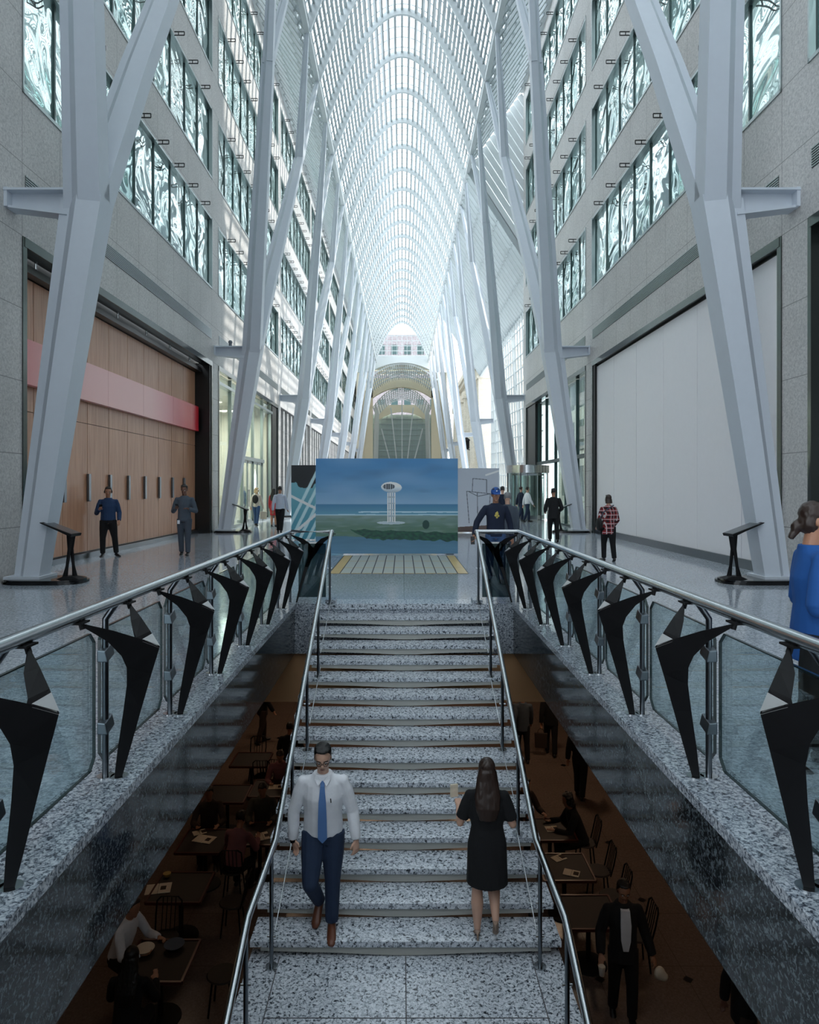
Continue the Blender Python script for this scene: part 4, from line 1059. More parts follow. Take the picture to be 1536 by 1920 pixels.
for nme, c, r_ in (('skin_light', (206, 164, 142), .5), ('skin_tan', (172, 124, 98), .5), ('skin_dark', (112, 76, 60), .5), ('hair_black', (20, 18, 18), .5), ('hair_brown', (46, 32, 26), .45),
                   ('hair_blonde', (206, 178, 136), .6), ('hair_grey', (132, 132, 134), .6), ('shirt_white', (226, 228, 234), .8), ('tie_blue', (84, 122, 176), .6), ('navy_trousers', (30, 46, 72), .85),
                   ('shoe_brown', (98, 56, 38), .4), ('shoe_black', (18, 18, 20), .4), ('black_cloth', (16, 17, 20), .95), ('suit_black', (22, 23, 26), .9), ('cobalt_shirt', (28, 54, 90), .85),
                   ('grey_jumper', (74, 84, 96), .9), ('grey_trousers', (66, 74, 86), .9), ('navy_top', (26, 36, 58), .9), ('cap_blue', (34, 84, 158), .7), ('jeans', (56, 82, 120), .9),
                   ('denim', (62, 96, 140), .9), ('royal_blue', (24, 80, 148), .85), ('pale_blue_shirt', (196, 206, 222), .85), ('beige_top', (206, 196, 184), .9), ('red_dress', (170, 44, 52), .85),
                   ('heel_nude', (150, 126, 110), .5), ('pink_cloth', (142, 96, 100), .9), ('brown_cloth', (58, 46, 40), .9), ('bag_black', (20, 20, 22), .7), ('paper', (218, 205, 184), .8), ('cup_white', (222, 214, 204), .6),
                   ('phone_black', (12, 12, 14), .2), ('lens_glass', (40, 44, 48), .1), ('print_gold', (196, 180, 90), .7), ('lip', (150, 92, 86), .5), ('eye_white', (220, 220, 218), .3), ('olive_cloth', (70, 70, 62), .9), ('mannequin', (226, 222, 214), .5)):
    plain(nme, c, r_, var=0.10, scale=14, bump=0.12 if r_ > .75 else 0, bscale=26)
def RX(a): return Matrix.Rotation(a, 3, 'X')
def RZ(a): return Matrix.Rotation(a, 3, 'Z')
def hand_shape(b, w_, d, side, H, curl=0.5):
    """palm, four unequal bent fingers and a thumb leaving the side of the palm; d = hand direction, side = thumb side"""
    d = Vector(d).normalized(); th = Vector(side); th = (th - d * th.dot(d)).normalized(); nrm = d.cross(th).normalized()
    s = H / 1.75
    b.tube([w_, w_ + d * 0.035 * s, w_ + d * 0.085 * s], [(0.024 * s, 0.017 * s), (0.036 * s, 0.017 * s), (0.040 * s, 0.014 * s)], 10, side=th)
    for i, (off, ln) in enumerate(((0.030, 0.072), (0.011, 0.082), (-0.009, 0.077), (-0.028, 0.060))):
        p = w_ + d * 0.082 * s + th * off * s; q1 = p + (d * math.cos(curl * .5) + nrm * math.sin(curl * .5)) * ln * .45 * s
        q2 = q1 + (d * math.cos(curl * 1.4) + nrm * math.sin(curl * 1.4)) * ln * .33 * s; q3 = q2 + (d * math.cos(curl * 2.2) + nrm * math.sin(curl * 2.2)) * ln * .25 * s
        b.tube([p - d * 0.02 * s, p, q1, q2, q3], [0.0095 * s, 0.0095 * s, 0.009 * s, 0.0085 * s, 0.0065 * s], 7)
    p = w_ + d * 0.022 * s + th * 0.022 * s; q = p + (th * 0.75 + d * 0.62).normalized() * 0.042 * s; r = q + (d * 0.9 + th * 0.2 + nrm * 0.35).normalized() * 0.032 * s
    b.tube([p, q, r], [0.013 * s, 0.011 * s, 0.008 * s], 7)
def person(label, loc, rz, H=1.74, vox=0.012, pose=None, skin='skin_light', hair=('short', 'hair_black'), top=('shirt', 'shirt_white'), low=('trousers', 'black_cloth'), shoe='shoe_black',
           arms=None, legs=None, lean=0.0, pitch=0.1, yaw=0.0, hip_z=None, girth=1.0, sit=False, female=False, extras=(), group=None, sleeve=1.0, face=False, bare_legs=False, name='person', curl=0.5):
    """faces -Y at rz = 0.  arms / legs: {-1: (dir upper, dir lower), 1: ...}; legs also take a foot direction"""
    root = thing(name, label, 'person' if name == 'person' else 'mannequin', loc, rz, group)
    U = H
    arms = arms or {-1: ((-.12, .02, -1), (-.05, -.18, -1)), 1: ((.12, .02, -1), (.05, -.18, -1))}
    legs = legs or {-1: ((-.03, 0, -1), (0, .02, -1)), 1: ((.03, 0, -1), (0, .02, -1))}
    if hip_z is None or not (sit or shoe == 'heel_nude'):  # stand on the lower foot
        dr = []
        for s in (-1, 1):
            f = Vector(legs[s][2]).normalized() if len(legs[s]) > 2 else Vector((0, -1, -.12)).normalized()
            if f.z > -.35: dr.append(-(Vector(legs[s][0]).normalized().z * .228 + Vector(legs[s][1]).normalized().z * .225) * H)
        hz = .02 * H + max(dr) + .041 * H
    else: hz = hip_z
    Rl = RX(lean)                                        # lean > 0 tips the chest forward (-Y)
    hip = Vector((0, 0, hz))
    def T(x, y, z): return hip + Rl @ Vector((x * U, y * U, (z - .515) * U))
    sw = (0.098 if female else 0.106)
    sh = {s: T(s * sw, 0.004, .790) for s in (-1, 1)}
    el, wr, hd = {}, {}, {}
    for s in (-1, 1):
        a, f = arms[s][0], arms[s][1]
        el[s] = sh[s] + Vector(a).normalized() * .172 * U; wr[s] = el[s] + Vector(f).normalized() * .150 * U; hd[s] = Vector(arms[s][2] if len(arms[s]) > 2 else f).normalized()
    hj, kn, an, ft = {}, {}, {}, {}
    for s in (-1, 1):
        hj[s] = hip + Vector((s * .050 * U, 0, -.02 * U)); kn[s] = hj[s] + Vector(legs[s][0]).normalized() * .228 * U; an[s] = kn[s] + Vector(legs[s][1]).normalized() * .225 * U
        ft[s] = Vector(legs[s][2] if len(legs[s]) > 2 else (s * .15, -1, -.12)).normalized()
    g = girth
    nb = T(0, 0.006, .835); hc = T(0, 0.0, .835) + RX(lean * .5 + pitch * .4) @ Vector((0, -.004 * U, .095 * U))
    Rh = RZ(yaw) @ RX(pitch)
    # ---- body: one skin
    b = Blob()
    b.tube([T(0, 0, .47), T(0, 0, .53), T(0, 0, .62), T(0, -.002, .72), T(0, 0, .79), T(0, .004, .83), ], [(.066 * U, .048 * U), (.072 * U * g, .048 * U * g), (.062 * U * g, .044 * U * g), (.072 * U * g, .050 * U * g), (.076 * U, .042 * U), (.034 * U, .034 * U)], 16)
    b.tube([T(0, .004, .80), nb, hc - Rh @ Vector((0, 0, .03 * U))], [.036 * U, .031 * U, .030 * U], 12)
    hr = U * (0.97 if female else 1.0)
    b.ball(hc + Rh @ Vector((0, .006 * U, .012 * U)), (.0425 * hr, .0535 * hr, .054 * hr), Rh, 20, 14)
    b.ball(hc + Rh @ Vector((0, -.010 * U, -.024 * U)), (.034 * hr, .040 * hr, .044 * hr), Rh, 18, 12)
    b.ball(hc + Rh @ Vector((0, -.034 * U, -.055 * U)), (.017 * hr, .014 * hr, .012 * hr), Rh, 12, 8)
    if face:                                             # nose, brow, ears, lips
        b.loft([[hc + Rh @ Vector((x * U, y * U, z * U)) for x, y, z in ((-.004, -.044, .012), (.004, -.044, .012), (.004, -.035, .012), (-.004, -.035, .012))], [hc + Rh @ Vector((x * U, y * U, z * U)) for x, y, z in ((-.0085, -.059, -.016), (.0085, -.059, -.016), (.010, -.038, -.02), (-.010, -.038, -.02))]])
        b.tube([hc + Rh @ Vector((-.026 * U, -.040 * U, .014 * U)), hc + Rh @ Vector((0, -.047 * U, .012 * U)), hc + Rh @ Vector((.026 * U, -.040 * U, .014 * U))], .006 * U, 8)
        b.tube([hc + Rh @ Vector((-.011 * U, -.044 * U, -.034 * U)), hc + Rh @ Vector((0, -.048 * U, -.033 * U)), hc + Rh @ Vector((.011 * U, -.044 * U, -.034 * U))], .0045 * U, 8)
    else: b.ball(hc + Rh @ Vector((0, -.048 * U, -.012 * U)), (.008 * U, .010 * U, .012 * U), Rh, 8, 6)
    for s in (-1, 1): b.ball(hc + Rh @ Vector((s * .0425 * U, .006 * U, -.006 * U)), (.005 * U, .010 * U, .016 * U), Rh, 8, 6)
    for s in (-1, 1):
        b.tube([T(s * .04, .004, .805), sh[s], el[s]], [.020 * U, .027 * U, .0225 * U], 10); b.ball(el[s], .0225 * U); b.tube([el[s], el[s].lerp(wr[s], .35), wr[s]], [.0225 * U, .0215 * U, .0145 * U], 10)
        mid = Vector((-s * .6, -.5, .15)); hand_shape(b, wr[s] - hd[s] * .008 * U, hd[s], mid, H, curl)
        b.tube([hj[s] + Vector((0, 0, .03 * U)), hj[s].lerp(kn[s], .4), kn[s]], [(.040 if low else .052) * U * g, (.042 if low else .046) * U * g, .031 * U], 12); b.ball(kn[s], .031 * U)
        b.tube([kn[s], kn[s].lerp(an[s], .35) + Vector((0, .006 * U, 0)), an[s]], [.030 * U, (.031 if low else .036) * U, .019 * U], 12)
        f = ft[s]; up = Vector((0, 0, 1)) - f * f.z; up.normalize(); b.tube([an[s] + up * .004 * U, an[s] + f * .015 * U - up * .016 * U, an[s] + f * .085 * U - up * .024 * U], [.018 * U, .015 * U, .009 * U], 10)
    body = b.fuse('body', skin, root, vox)
    # ---- top
    tk, tm = top[0], top[1]; bx = .010 if tk in ('jacket', 'suit') else .006
    c = Blob(); zlo = {'dress': .30, 'jacket': .44, 'suit': .44, 'tunic': .41, 'shirt': .515, 'jumper': .495}[tk]
    hem = T(0, 0, zlo); hemr = {'dress': (.098 * g, .078 * g)}.get(tk, (.090 * g, .066 * g))
    if tk in ('dress',) and not sit:
        for s in (-1, 1): pass
    prof_ = []
    if zlo > .5: prof_.append((T(0, 0, .497), (.074 * g, .053 * g)))
    if zlo < .5: prof_.append((T(0, -.004 if tk == 'dress' else 0, zlo) if not sit else T(0, 0, .48), hemr))
    prof_ += [(T(0, 0, .525), (.088 * g + (.004 if female else 0), .064 * g)), (T(0, -.001, .62), ((.074 if female else .084) * g, (.056 if female else .064) * g)), (T(0, -.004, .72), (.088 * g, (.068 if female else .064) * g)), (T(0, .0, .785), (.092, .053)), (T(0, .004, .822), (.058, .042)), (T(0, .004, .842), (.040 + bx * .3, .039))]
    c.tube([p for p, r in prof_], [((r[0] + bx) * U, (r[1] + bx) * U) for p, r in prof_], 18)
    for s in (-1, 1):
        e = sh[s].lerp(el[s], 1.0); k = bx
        if sleeve >= 1: c.tube([T(s * .038, .004, .806), sh[s], sh[s].lerp(el[s], .3), el[s]], [(.018 + k) * U, (.026 + k) * U, (.031 + k) * U, (.0275 + k) * U], 12); c.ball(sh[s], (.026 + k) * U); c.ball(el[s], (.0275 + k) * U); c.tube([el[s], el[s].lerp(wr[s], .6), el[s].lerp(wr[s], .95)], [(.0275 + k) * U, (.025 + k) * U, (.0195 + k) * U], 12)
        else:
            t = el[s]; q = sh[s].lerp(el[s], min(1, sleeve * 1.6)) if sleeve < .7 else el[s]
            c.tube([T(s * .038, .004, .806), sh[s], sh[s].lerp(q, .35), q], [(.018 + k) * U, (.026 + k) * U, (.031 + k) * U, (.032 + k) * U], 12); c.ball(sh[s], (.026 + k) * U)
            if sleeve >= .7: c.ball(el[s], (.0275 + k) * U); c.tube([el[s], el[s].lerp(wr[s], .28)], [(.0275 + k) * U, (.026 + k) * U], 12)
    c.fuse({'shirt': 'shirt', 'jumper': 'jumper', 'dress': 'dress', 'jacket': 'jacket', 'suit': 'jacket', 'tunic': 'blouse'}[tk], tm, root, vox, 2)
    # ---- trousers
    if low:
        c = Blob(); c.tube([T(0, 0, .475), T(0, 0, .52), T(0, 0, .552)], [(.082 * U * g, .064 * U * g), (.0925 * U * g, .0675 * U * g), (.0885 * U * g, .0655 * U * g)], 16)
        for s in (-1, 1):
            c.tube([hj[s] + Vector((0, 0, .02 * U)), hj[s].lerp(kn[s], .4), kn[s]], [.058 * U * g, .053 * U * g, .042 * U], 12); c.ball(kn[s], .042 * U); c.tube([kn[s], kn[s].lerp(an[s], .5), kn[s].lerp(an[s], .98)], [.042 * U, .039 * U, .035 * U], 12)
        c.fuse('trousers', low[1], root, vox, 2)
    for s in (-1, 1):                                    # shoes
        f = ft[s]; c = Blob(); up = Vector((0, 0, 1)) - f * f.z; up.normalize(); sd_ = f.cross(up); k = an[s] - up * .020 * U
        if shoe == 'heel_nude':
            c.tube([k - f * .015 * U + up * .012 * U, k + f * .03 * U - up * .004 * U, k + f * .10 * U - up * .008 * U, k + f * .125 * U - up * .01 * U], [(.017 * U, .016 * U), (.018 * U, .010 * U), (.02 * U, .009 * U), (.008 * U, .006 * U)], 10, side=sd_)
            c.tube([k - f * .02 * U, k - f * .024 * U - Vector((0, 0, .045 * U))], [.008 * U, .005 * U], 8)
        else:
            c.tube([an[s] + up * .012 * U, k], [.023 * U, .022 * U], 12)
            c.tube([k - f * .030 * U, k - f * .01 * U, k + f * .05 * U - up * .004 * U, k + f * .105 * U - up * .009 * U, k + f * .128 * U - up * .012 * U], [(.016 * U, .018 * U), (.022 * U, .026 * U), (.024 * U, .020 * U), (.025 * U, .014 * U), (.014 * U, .008 * U)], 12, side=sd_)
        c.fuse('shoe', shoe, root, min(vox, .008), 1)
    # ---- hair
    hk, hm = hair; c = Blob()
    def h(x, y, z): return hc + Rh @ Vector((x * U, y * U, z * U))
    if hk != 'none':
        c.ball(h(0, .019, .025), (.0465 * hr, .0500 * hr, .050 * hr), Rh, 20, 14)
        if hk == 'long': c.ball(h(0, .012, .022), (.049 * hr, .054 * hr, .055 * hr), Rh, 20, 14)
        else: c.ball(h(.004, -.006, .060), (.034 * hr, .032 * hr, .012 * hr), Rh, 14, 8); c.ball(h(-.018, -.004, .059), (.022 * hr, .028 * hr, .012 * hr), Rh, 12, 8)
        if hk == 'short':
            for s in (-1, 1): c.ball(h(s * .036, .014, .0), (.010 * hr, .024 * hr, .026 * hr), Rh)
        if hk in ('bob', 'curly', 'long', 'bun'):
            c.ball(h(0, .022, -.008), (.046 * hr, .044 * hr, .050 * hr), Rh)
            for s in (-1, 1):
                if hk != 'bun': c.ball(h(s * .037, .004, -.012), (.012 * hr, .026 * hr, .04 * hr), Rh)
        if hk == 'bob': c.tube([h(0, .02, .0), h(0, .022, -.06)], [(.050 * U, .042 * U), (.052 * U, .040 * U)], 14, side=Rh @ Vector((1, 0, 0)))
        if hk == 'curly':
            rr_ = random.Random(3)
            for i in range(46): a = rr_.uniform(-.3, 3.44); z = rr_.uniform(-.075, .055); c.ball(h(.05 * math.cos(a), .012 + .045 * math.sin(a), z), .016 * U, None, 8, 6)
        if hk == 'long':
            back = lambda z: T(0, .052, z)
            c.tube([h(0, .022, .03), h(0, .030, -.005), h(0, .034, -.05), T(0, .058, .80), T(0, .072, .74), T(0, .070, .675)], [(.040 * U, .030 * U), (.054 * U, .042 * U), (.062 * U, .036 * U), (.074 * U, .024 * U), (.070 * U, .022 * U), (.046 * U, .014 * U)], 14)
        if hk == 'bun': c.ball(h(0, .062, -.034), (.020 * U, .020 * U, .024 * U), Rh); c.tube([h(0, .058, -.03), h(0, .072, -.085)], [.018 * U, .012 * U], 10)
        ho = c.fuse('hair', hm, root, min(vox, .008), 1)
        for v_ in ho.data.vertices:                       # strands
            q_ = v_.co; a_ = mn.noise(Vector((q_.x * 70, q_.y * 70, q_.z * (14 if hk == 'long' else 40)))); v_.co = q_ + v_.normal * (a_ * .004)
    P = {'h': h, 'T': T, 'sh': sh, 'el': el, 'wr': wr, 'hd': hd, 'kn': kn, 'an': an, 'hip': hip, 'root': root, 'U': U, 'Rh': Rh, 'hc': hc}
    if face and hk != 'long':
        for s in (-1, 1):
            e = MB(); e.ball(h(s * .0165, -.0405, .002), .0068 * U, None, 10, 8); e.cur = 1; e.ball(h(s * .0165, -.0455, .001), .0034 * U, None, 8, 6); e.build('eye', ['eye_white', 'phone_black'], root, True)
            e = MB(); e.tube([h(s * .007, -.049, .016), h(s * .018, -.0485, .020), h(s * .029, -.041, .016)], .0026 * U, 6); e.build('eyebrow', hm, root, True)
        e = MB(); e.tube([h(-.010, -.0485, -.0345), h(0, -.0525, -.0335), h(.010, -.0485, -.0345)], .0028 * U, 8); e.build('mouth', 'lip', root, True)
    return P
def world_of(P, v):
    r = P['root']; return Vector(r.location) + RZ(r.rotation_euler.z) @ Vector(v)
def phone(P, s, label, tilt=-0.6):
    w_ = world_of(P, P['wr'][s] + P['hd'][s] * .07 * P['U'] + Vector((0, -.01, .028)))
    o = thing('phone', label, 'phone', w_, P['root'].rotation_euler.z)
    m = MB(); m.box(-.036, .036, -.07, .07, 0, .009); b_ = m.build('case', 'phone_black', o, bevel=.003); b_.rotation_euler = (tilt, 0, 0)
    return o
def carry(P, s, name, label, kind='bag', mat='bag_black', size=(.16, .05, .18), drop=.12):
    w_ = world_of(P, P['wr'][s] + P['hd'][s] * .07 * P['U'])
    o = thing(name, label, kind, w_, P['root'].rotation_euler.z); a, b_, c_ = size
    m = MB(); m.loft([[Vector((x * a * .9, y * b_, -drop - c_ * 2)) for x, y in ((-1, -1), (1, -1), (1, 1), (-1, 1))], [Vector((x * a, y * b_ * .7, -drop)) for x, y in ((-1, -1), (1, -1), (1, 1), (-1, 1))]]); m.build('body', mat, o, bevel=.012)
    m = MB(); m.tube([(-a * .5, 0, -drop), (-a * .4, 0, -drop * .4), (0, 0, 0.0), (a * .4, 0, -drop * .4), (a * .5, 0, -drop)], .008, 6); m.build('handle', mat, o)
    return o
PI = math.pi
both = lambda u, f, *k: {s: ((s * u[0], u[1], u[2]), (s * f[0], f[1], f[2])) + tuple(k) for s in (-1, 1)}
PHONE_ARMS = {-1: ((-.25, -.15, -1), (.35, -1, .25)), 1: ((.25, -.1, -1), (-.55, -1, .12))}
def walk(a=.3, b=.35, arm=.3):
    """right foot ahead (-Y), left foot behind"""
    L = {1: ((.02, -a, -1), (0, .02, -1), (.1, -1, .05)), -1: ((-.02, b * .55, -1), (0, b * 1.15, -1), (-.1, -1, -.55))}
    A = {1: ((.14, arm, -1), (.06, arm * .3, -1)), -1: ((-.14, -arm, -1), (-.06, -arm * 1.9, -1))}
    return L, A

# --- on the stair: the man in a white shirt coming down
L, A = walk()
step15 = -RISE * 15
P = person('man in white shirt and blue tie walking down the stairs', (-0.67, 5.90, step15), 0.06, H=1.60, vox=.0075, skin='skin_light', hair=('short', 'hair_black'), top=('shirt', 'shirt_white'), low=('trousers', 'navy_trousers'), shoe='shoe_brown',
           arms={-1: ((-.30, .10, -1), (-.02, -.02, -1), (.35, .05, -1)), 1: ((.30, .08, -1), (.14, -.30, -1), (-.02, -.15, -1))},
           legs={1: ((.00, -.10, -1), (-.02, .02, -1), (.02, -1, -.18)), -1: ((-.06, -.52, -1), (.22, .85, -1), (-.25, -1, -.9))}, lean=.10, pitch=.42, hip_z=.80, girth=1.13, face=True)
U = P['U']; h = P['h']; T = P['T']; r = P['root']
m = MB()                                                  # collar, tie, belt, glasses, watch
def front(x, z, y): return T(x, y, z)
m.loft([[T(-.012, -.052, .818), T(.012, -.052, .818), T(.012, -.044, .818), T(-.012, -.044, .818)], [T(-.010, -.064, .795), T(.010, -.064, .795), T(.010, -.058, .795), T(-.010, -.058, .795)]])
m.loft([[T(-.011, -.066, .797), T(.011, -.066, .797), T(.011, -.060, .797), T(-.011, -.060, .797)], [T(-.019, -.091, .72), T(.019, -.091, .72), T(.019, -.084, .72), T(-.019, -.084, .72)], [T(-.023, -.090, .62), T(.023, -.090, .62), T(.023, -.083, .62), T(-.023, -.083, .62)], [T(-.024, -.089, .525), T(.024, -.089, .525), T(.024, -.082, .525), T(-.024, -.082, .525)], [T(-.002, -.088, .500), T(.002, -.088, .500), T(.002, -.083, .500), T(-.002, -.083, .500)]])
m.build('tie', 'tie_blue', r, True)
for s in (-1, 1):
    m = MB(); m.prism([T(s * .004, -.053, .822), T(s * .036, -.034, .846), T(s * .042, -.040, .826), T(s * .022, -.066, .800)], T(0, -.004, .5) - T(0, 0, .5)); m.build('collar', 'shirt_white', r)
m = MB()
for s in (-1, 1):
    pts = [h(s * .0165 + .0135 * math.cos(a), -.053 + .004 * abs(math.cos(a)) , .001 + .0105 * math.sin(a)) for a in [2 * PI * i / 14 for i in range(15)]]; m.tube(pts, .0022, 6); m.tube([h(s * .030, -.051, .004), h(s * .043, -.02, .006), h(s * .044, .012, .004)], .002, 6)
m.tube([h(-.003, -.0545, .004), h(.003, -.0545, .004)], .002, 6); m.build('glasses', 'phone_black', r)
m = MB()
m.tube([P['wr'][-1] - P['hd'][-1] * .004, P['wr'][-1] + P['hd'][-1] * .012], .0285, 12); m.build('watch', 'phone_black', r)
m = MB(); m.bar(T(.045, -.078, .715), T(.043, -.080, .738), .006, .006); m.build('pen', 'phone_black', r)
# --- the woman in a black dress going up
P = person('long haired woman in black dress and heels climbing the stairs', (0.71, 5.785, step15 + .005), PI - .06, H=1.46, vox=.0075, skin='skin_light', hair=('long', 'hair_brown'), top=('dress', 'black_cloth'), low=None, shoe='heel_nude', female=True, girth=1.15,
           arms={-1: ((-.30, -.05, -1), (.25, -1, .05)), 1: ((.34, -.05, -1), (.05, -1, .25))}, sleeve=.5,
           legs={1: ((.03, .02, -1), (.0, .06, -1), (.05, -1, -.42)), -1: ((.05, -.42, -1), (-.03, .85, -1), (-.05, -.8, -.9))}, lean=.04, pitch=.12, hip_z=.520 * 1.46)
w_ = world_of(P, P['wr'][1] + P['hd'][1] * .08 * P['U'])
o = thing('folded_paper', 'white folded paper held by the woman in black dress', 'paper', w_ + Vector((-.03, .0, .05)), .3)
m = MB(); m.box(-.035, .035, -.01, .01, -.06, .05); m.build('sheet', 'paper', o, bevel=.003)
# --- left side of the hall
v = on_floor(203, 1043)
P = person('man in cobalt shirt and headphones checking a phone by the maple wall', v, .35, H=1.72, vox=.011, skin='skin_tan', hair=('short', 'hair_black'), top=('shirt', 'cobalt_shirt'), low=('trousers', 'black_cloth'), girth=1.12,
           arms={-1: ((-.28, -.10, -1), (.35, -1, .45)), 1: ((.25, .12, -1), (.0, -.85, -1))}, legs={-1: ((-.10, 0, -1), (0, .02, -1)), 1: ((.16, 0, -1), (.10, .02, -1), (.5, -1, -.1))}, pitch=.32, hip_z=.862, face=True)
m = MB(); h = P['h']; m.tube([h(.048 * math.cos(a), .006, .062 * math.sin(a)) for a in [PI * i / 12 for i in range(13)]], .008, 8)
for s in (-1, 1): m.tube([h(s * .043, .006, -.004), h(s * .056, .006, -.004)], .03, 12)
m.build('headphones', 'phone_black', P['root']); phone(P, -1, 'phone held by the man in the cobalt shirt')
v = on_floor(346, 1041)
L, A = walk(.14, .16)
P = person('man in grey jumper walking forward while reading a phone', v, .05, H=1.78, vox=.011, skin='skin_dark', hair=('short', 'hair_black'), top=('jumper', 'grey_jumper'), low=('trousers', 'grey_trousers'), arms={-1: ((-.30, .0, -1), (.55, -1, .35)), 1: ((.30, .0, -1), (-.62, -1, .30))}, legs=L, pitch=.38, hip_z=.905, face=True)
phone(P, -1, 'phone held by the man in the grey jumper')
m = MB(); q = P['T'](-.06, -.085, .50); m.box(q.x - .03, q.x + .03, q.y - .004, q.y + .002, q.z - .09, q.z - .0); m.build('name_badge', 'shirt_white', P['root'])
L, A = walk(.28, .3)
P = person('man in pale blue shirt and black trousers walking away past the teal board', on_floor(525, 999), PI - .1, H=1.76, vox=.013, skin='skin_tan', hair=('short', 'hair_black'), top=('shirt', 'pale_blue_shirt'), low=('trousers', 'black_cloth'), arms=A, legs=L, hip_z=.89)
P = person('woman in red dress half hidden behind the man in pale blue shirt', (-5.55, 30.0, 0), PI - .3, H=1.66, vox=.014, skin='skin_tan', hair=('long', 'hair_black'), top=('dress', 'red_dress'), low=None, female=True, hip_z=.855)
L, A = walk(.22, .25)
P = person('blonde curly haired woman with backpack walking past the shop windows', on_floor(481, 985), PI - .25, H=1.70, vox=.013, hair=('curly', 'hair_blonde'), top=('jumper', 'beige_top'), low=('trousers', 'jeans'), female=True, arms=A, legs=L, hip_z=.86)
q = world_of(P, P['T'](0, .105, .70)); o = thing('backpack', 'dark backpack worn by the blonde curly haired woman', 'backpack', q, P['root'].rotation_euler.z)
m = Blob(); m.ball((-.04, .02, 0), (.15, .09, .2)); m.fuse('pack', 'bag_black', o, .02)
carry(P, -1, 'shopping_bag', 'pale shopping bag carried by the blonde curly haired woman', mat='paper', size=(.15, .06, .17))
for (px, D, lab, tp) in ((443, 34.6, 'mannequin in a denim jacket inside the shop window', ('jacket', 'denim')), (490, 37.3, 'pale mannequin in a light shirt behind the shop door', ('shirt', 'beige_top'))):
    x = -7.9 if D < 36 else -7.8
    P = person(lab, (x, D, .08), PI / 2, H=1.74, vox=.015, skin='mannequin', hair=('none', ''), top=tp, low=('trousers', 'navy_trousers'), name='mannequin', hip_z=.89)
    m = MB(); m.tube([(0, 0, -.08), (0, 0, 0.0)], .32, 24); m.build('stand', 'frame_steel', P['root'])
# --- right side of the hall
L, A = walk(.2, .2)
P = person('man in blue cap and navy top walking up to the head of the stairs', (1.66, 12.3, 0), .05, H=1.70, vox=.010, skin='skin_tan', hair=('short', 'hair_black'), top=('jumper', 'navy_top'), low=('trousers', 'jeans'), girth=1.05,
           arms={-1: ((-.62, -.05, -1), (-.28, -.35, -1)), 1: ((.32, .15, -1), (.12, -.15, -1))}, legs=L, pitch=.18, hip_z=.862, face=True)
h = P['h']; m = MB(); m.ball(h(0, .008, .030), (.050 * 1.7, .058 * 1.7, .050 * 1.7), P['Rh'], 20, 12); m.loft([[h(-.040, -.036, .030), h(.040, -.036, .030), h(.040, -.03, .036), h(-.040, -.03, .036)], [h(-.034, -.082, .018), h(.034, -.082, .018), h(.034, -.080, .022), h(-.034, -.080, .022)]]); m.build('cap', 'cap_blue', P['root'], True)
m = MB(); m.ball(h(0, -.050, .050), (.012, .008, .014)); m.build('cap_badge', 'shirt_white', P['root'])
T = P['T']; m = MB()
for (x, z, a) in ((0, .735, .018), (-.012, .715, .014), (.014, .712, .014), (0, .695, .012), (.004, .752, .008)): m.ball(T(x, -.074, z), (a * 1.7, .008, a * 1.5), None, 10, 6)
m.build('chest_print', 'print_gold', P['root'])
phone(P, -1, 'phone in the lowered hand of the man in a blue cap', tilt=1.4)
P = person('grey haired person in grey top behind the man in a blue cap', (2.22, 14.6, 0), PI, H=1.60, vox=.012, hair=('short', 'hair_grey'), top=('jumper', 'grey_jumper'), low=('trousers', 'grey_trousers'), hip_z=.825)
P = person('dark haired man in navy far behind the man in a blue cap', (3.55, 24.5, 0), PI - .2, H=1.74, vox=.014, hair=('short', 'hair_black'), top=('suit', 'navy_top'), low=('trousers', 'navy_trousers'), hip_z=.89)
L, A = walk(.34, .36)
P = person('man in white shirt striding towards the revolving door', on_floor(989, 978.5) , PI / 2 + .25, H=1.74, vox=.014, skin='skin_light', hair=('short', 'hair_black'), top=('shirt', 'shirt_white'), low=('trousers', 'navy_trousers'), legs=L, arms=A, hip_z=.855)
P = person('man in navy suit walking beside the white shirted man at the revolving door', on_floor(977, 977.5), PI / 2 + .3, H=1.76, vox=.014, skin='skin_light', hair=('short', 'hair_brown'), top=('suit', 'navy_top'), low=('trousers', 'navy_trousers'), legs=L, arms=A, hip_z=.865)
L, A = walk(.2, .26)
P = person('man in black suit walking away towards the revolving door', on_floor(1038, 1016), PI + .05, H=1.68, vox=.012, skin='skin_tan', hair=('short', 'hair_black'), top=('suit', 'suit_black'), low=('trousers', 'black_cloth'), legs=L, arms={-1: ((-.3, .05, -1), (.2, -.9, -.4)), 1: ((.3, .05, -1), (-.2, -.9, -.4))}, hip_z=.85)
P = person('woman in red plaid shirt walking away along the white hoarding', on_floor(1141, 1052), PI + .05, H=1.54, vox=.011, hair=('bob', 'hair_brown'), top=('tunic', 'red_plaid'), low=('trousers', 'black_cloth'), female=True, girth=1.1, legs=L, arms={-1: ((-.22, .05, -1), (.1, -.8, -.6)), 1: ((.28, .1, -1), (.0, -.8, -.7))}, hip_z=.775)
q = world_of(P, P['T'](.15, .03, .56)); o = thing('shoulder_bag', 'black shoulder bag carried by the woman in plaid shirt', 'bag', q, P['root'].rotation_euler.z)
m = Blob(); m.ball((0, 0, 0), (.07, .15, .16)); m.fuse('body', 'bag_black', o, .015); a = P['T'](.15, .03, .56)
m = MB(); m.tube([(0, .04, .12), P['T'](.10, .072, .74) - a, P['T'](.02, .076, .80) - a, P['T'](-.06, .05, .842) - a, P['T'](-.07, -.03, .83) - a], .014, 8); m.build('strap', 'grey_trousers', o)
L, A = walk(.22, .2)
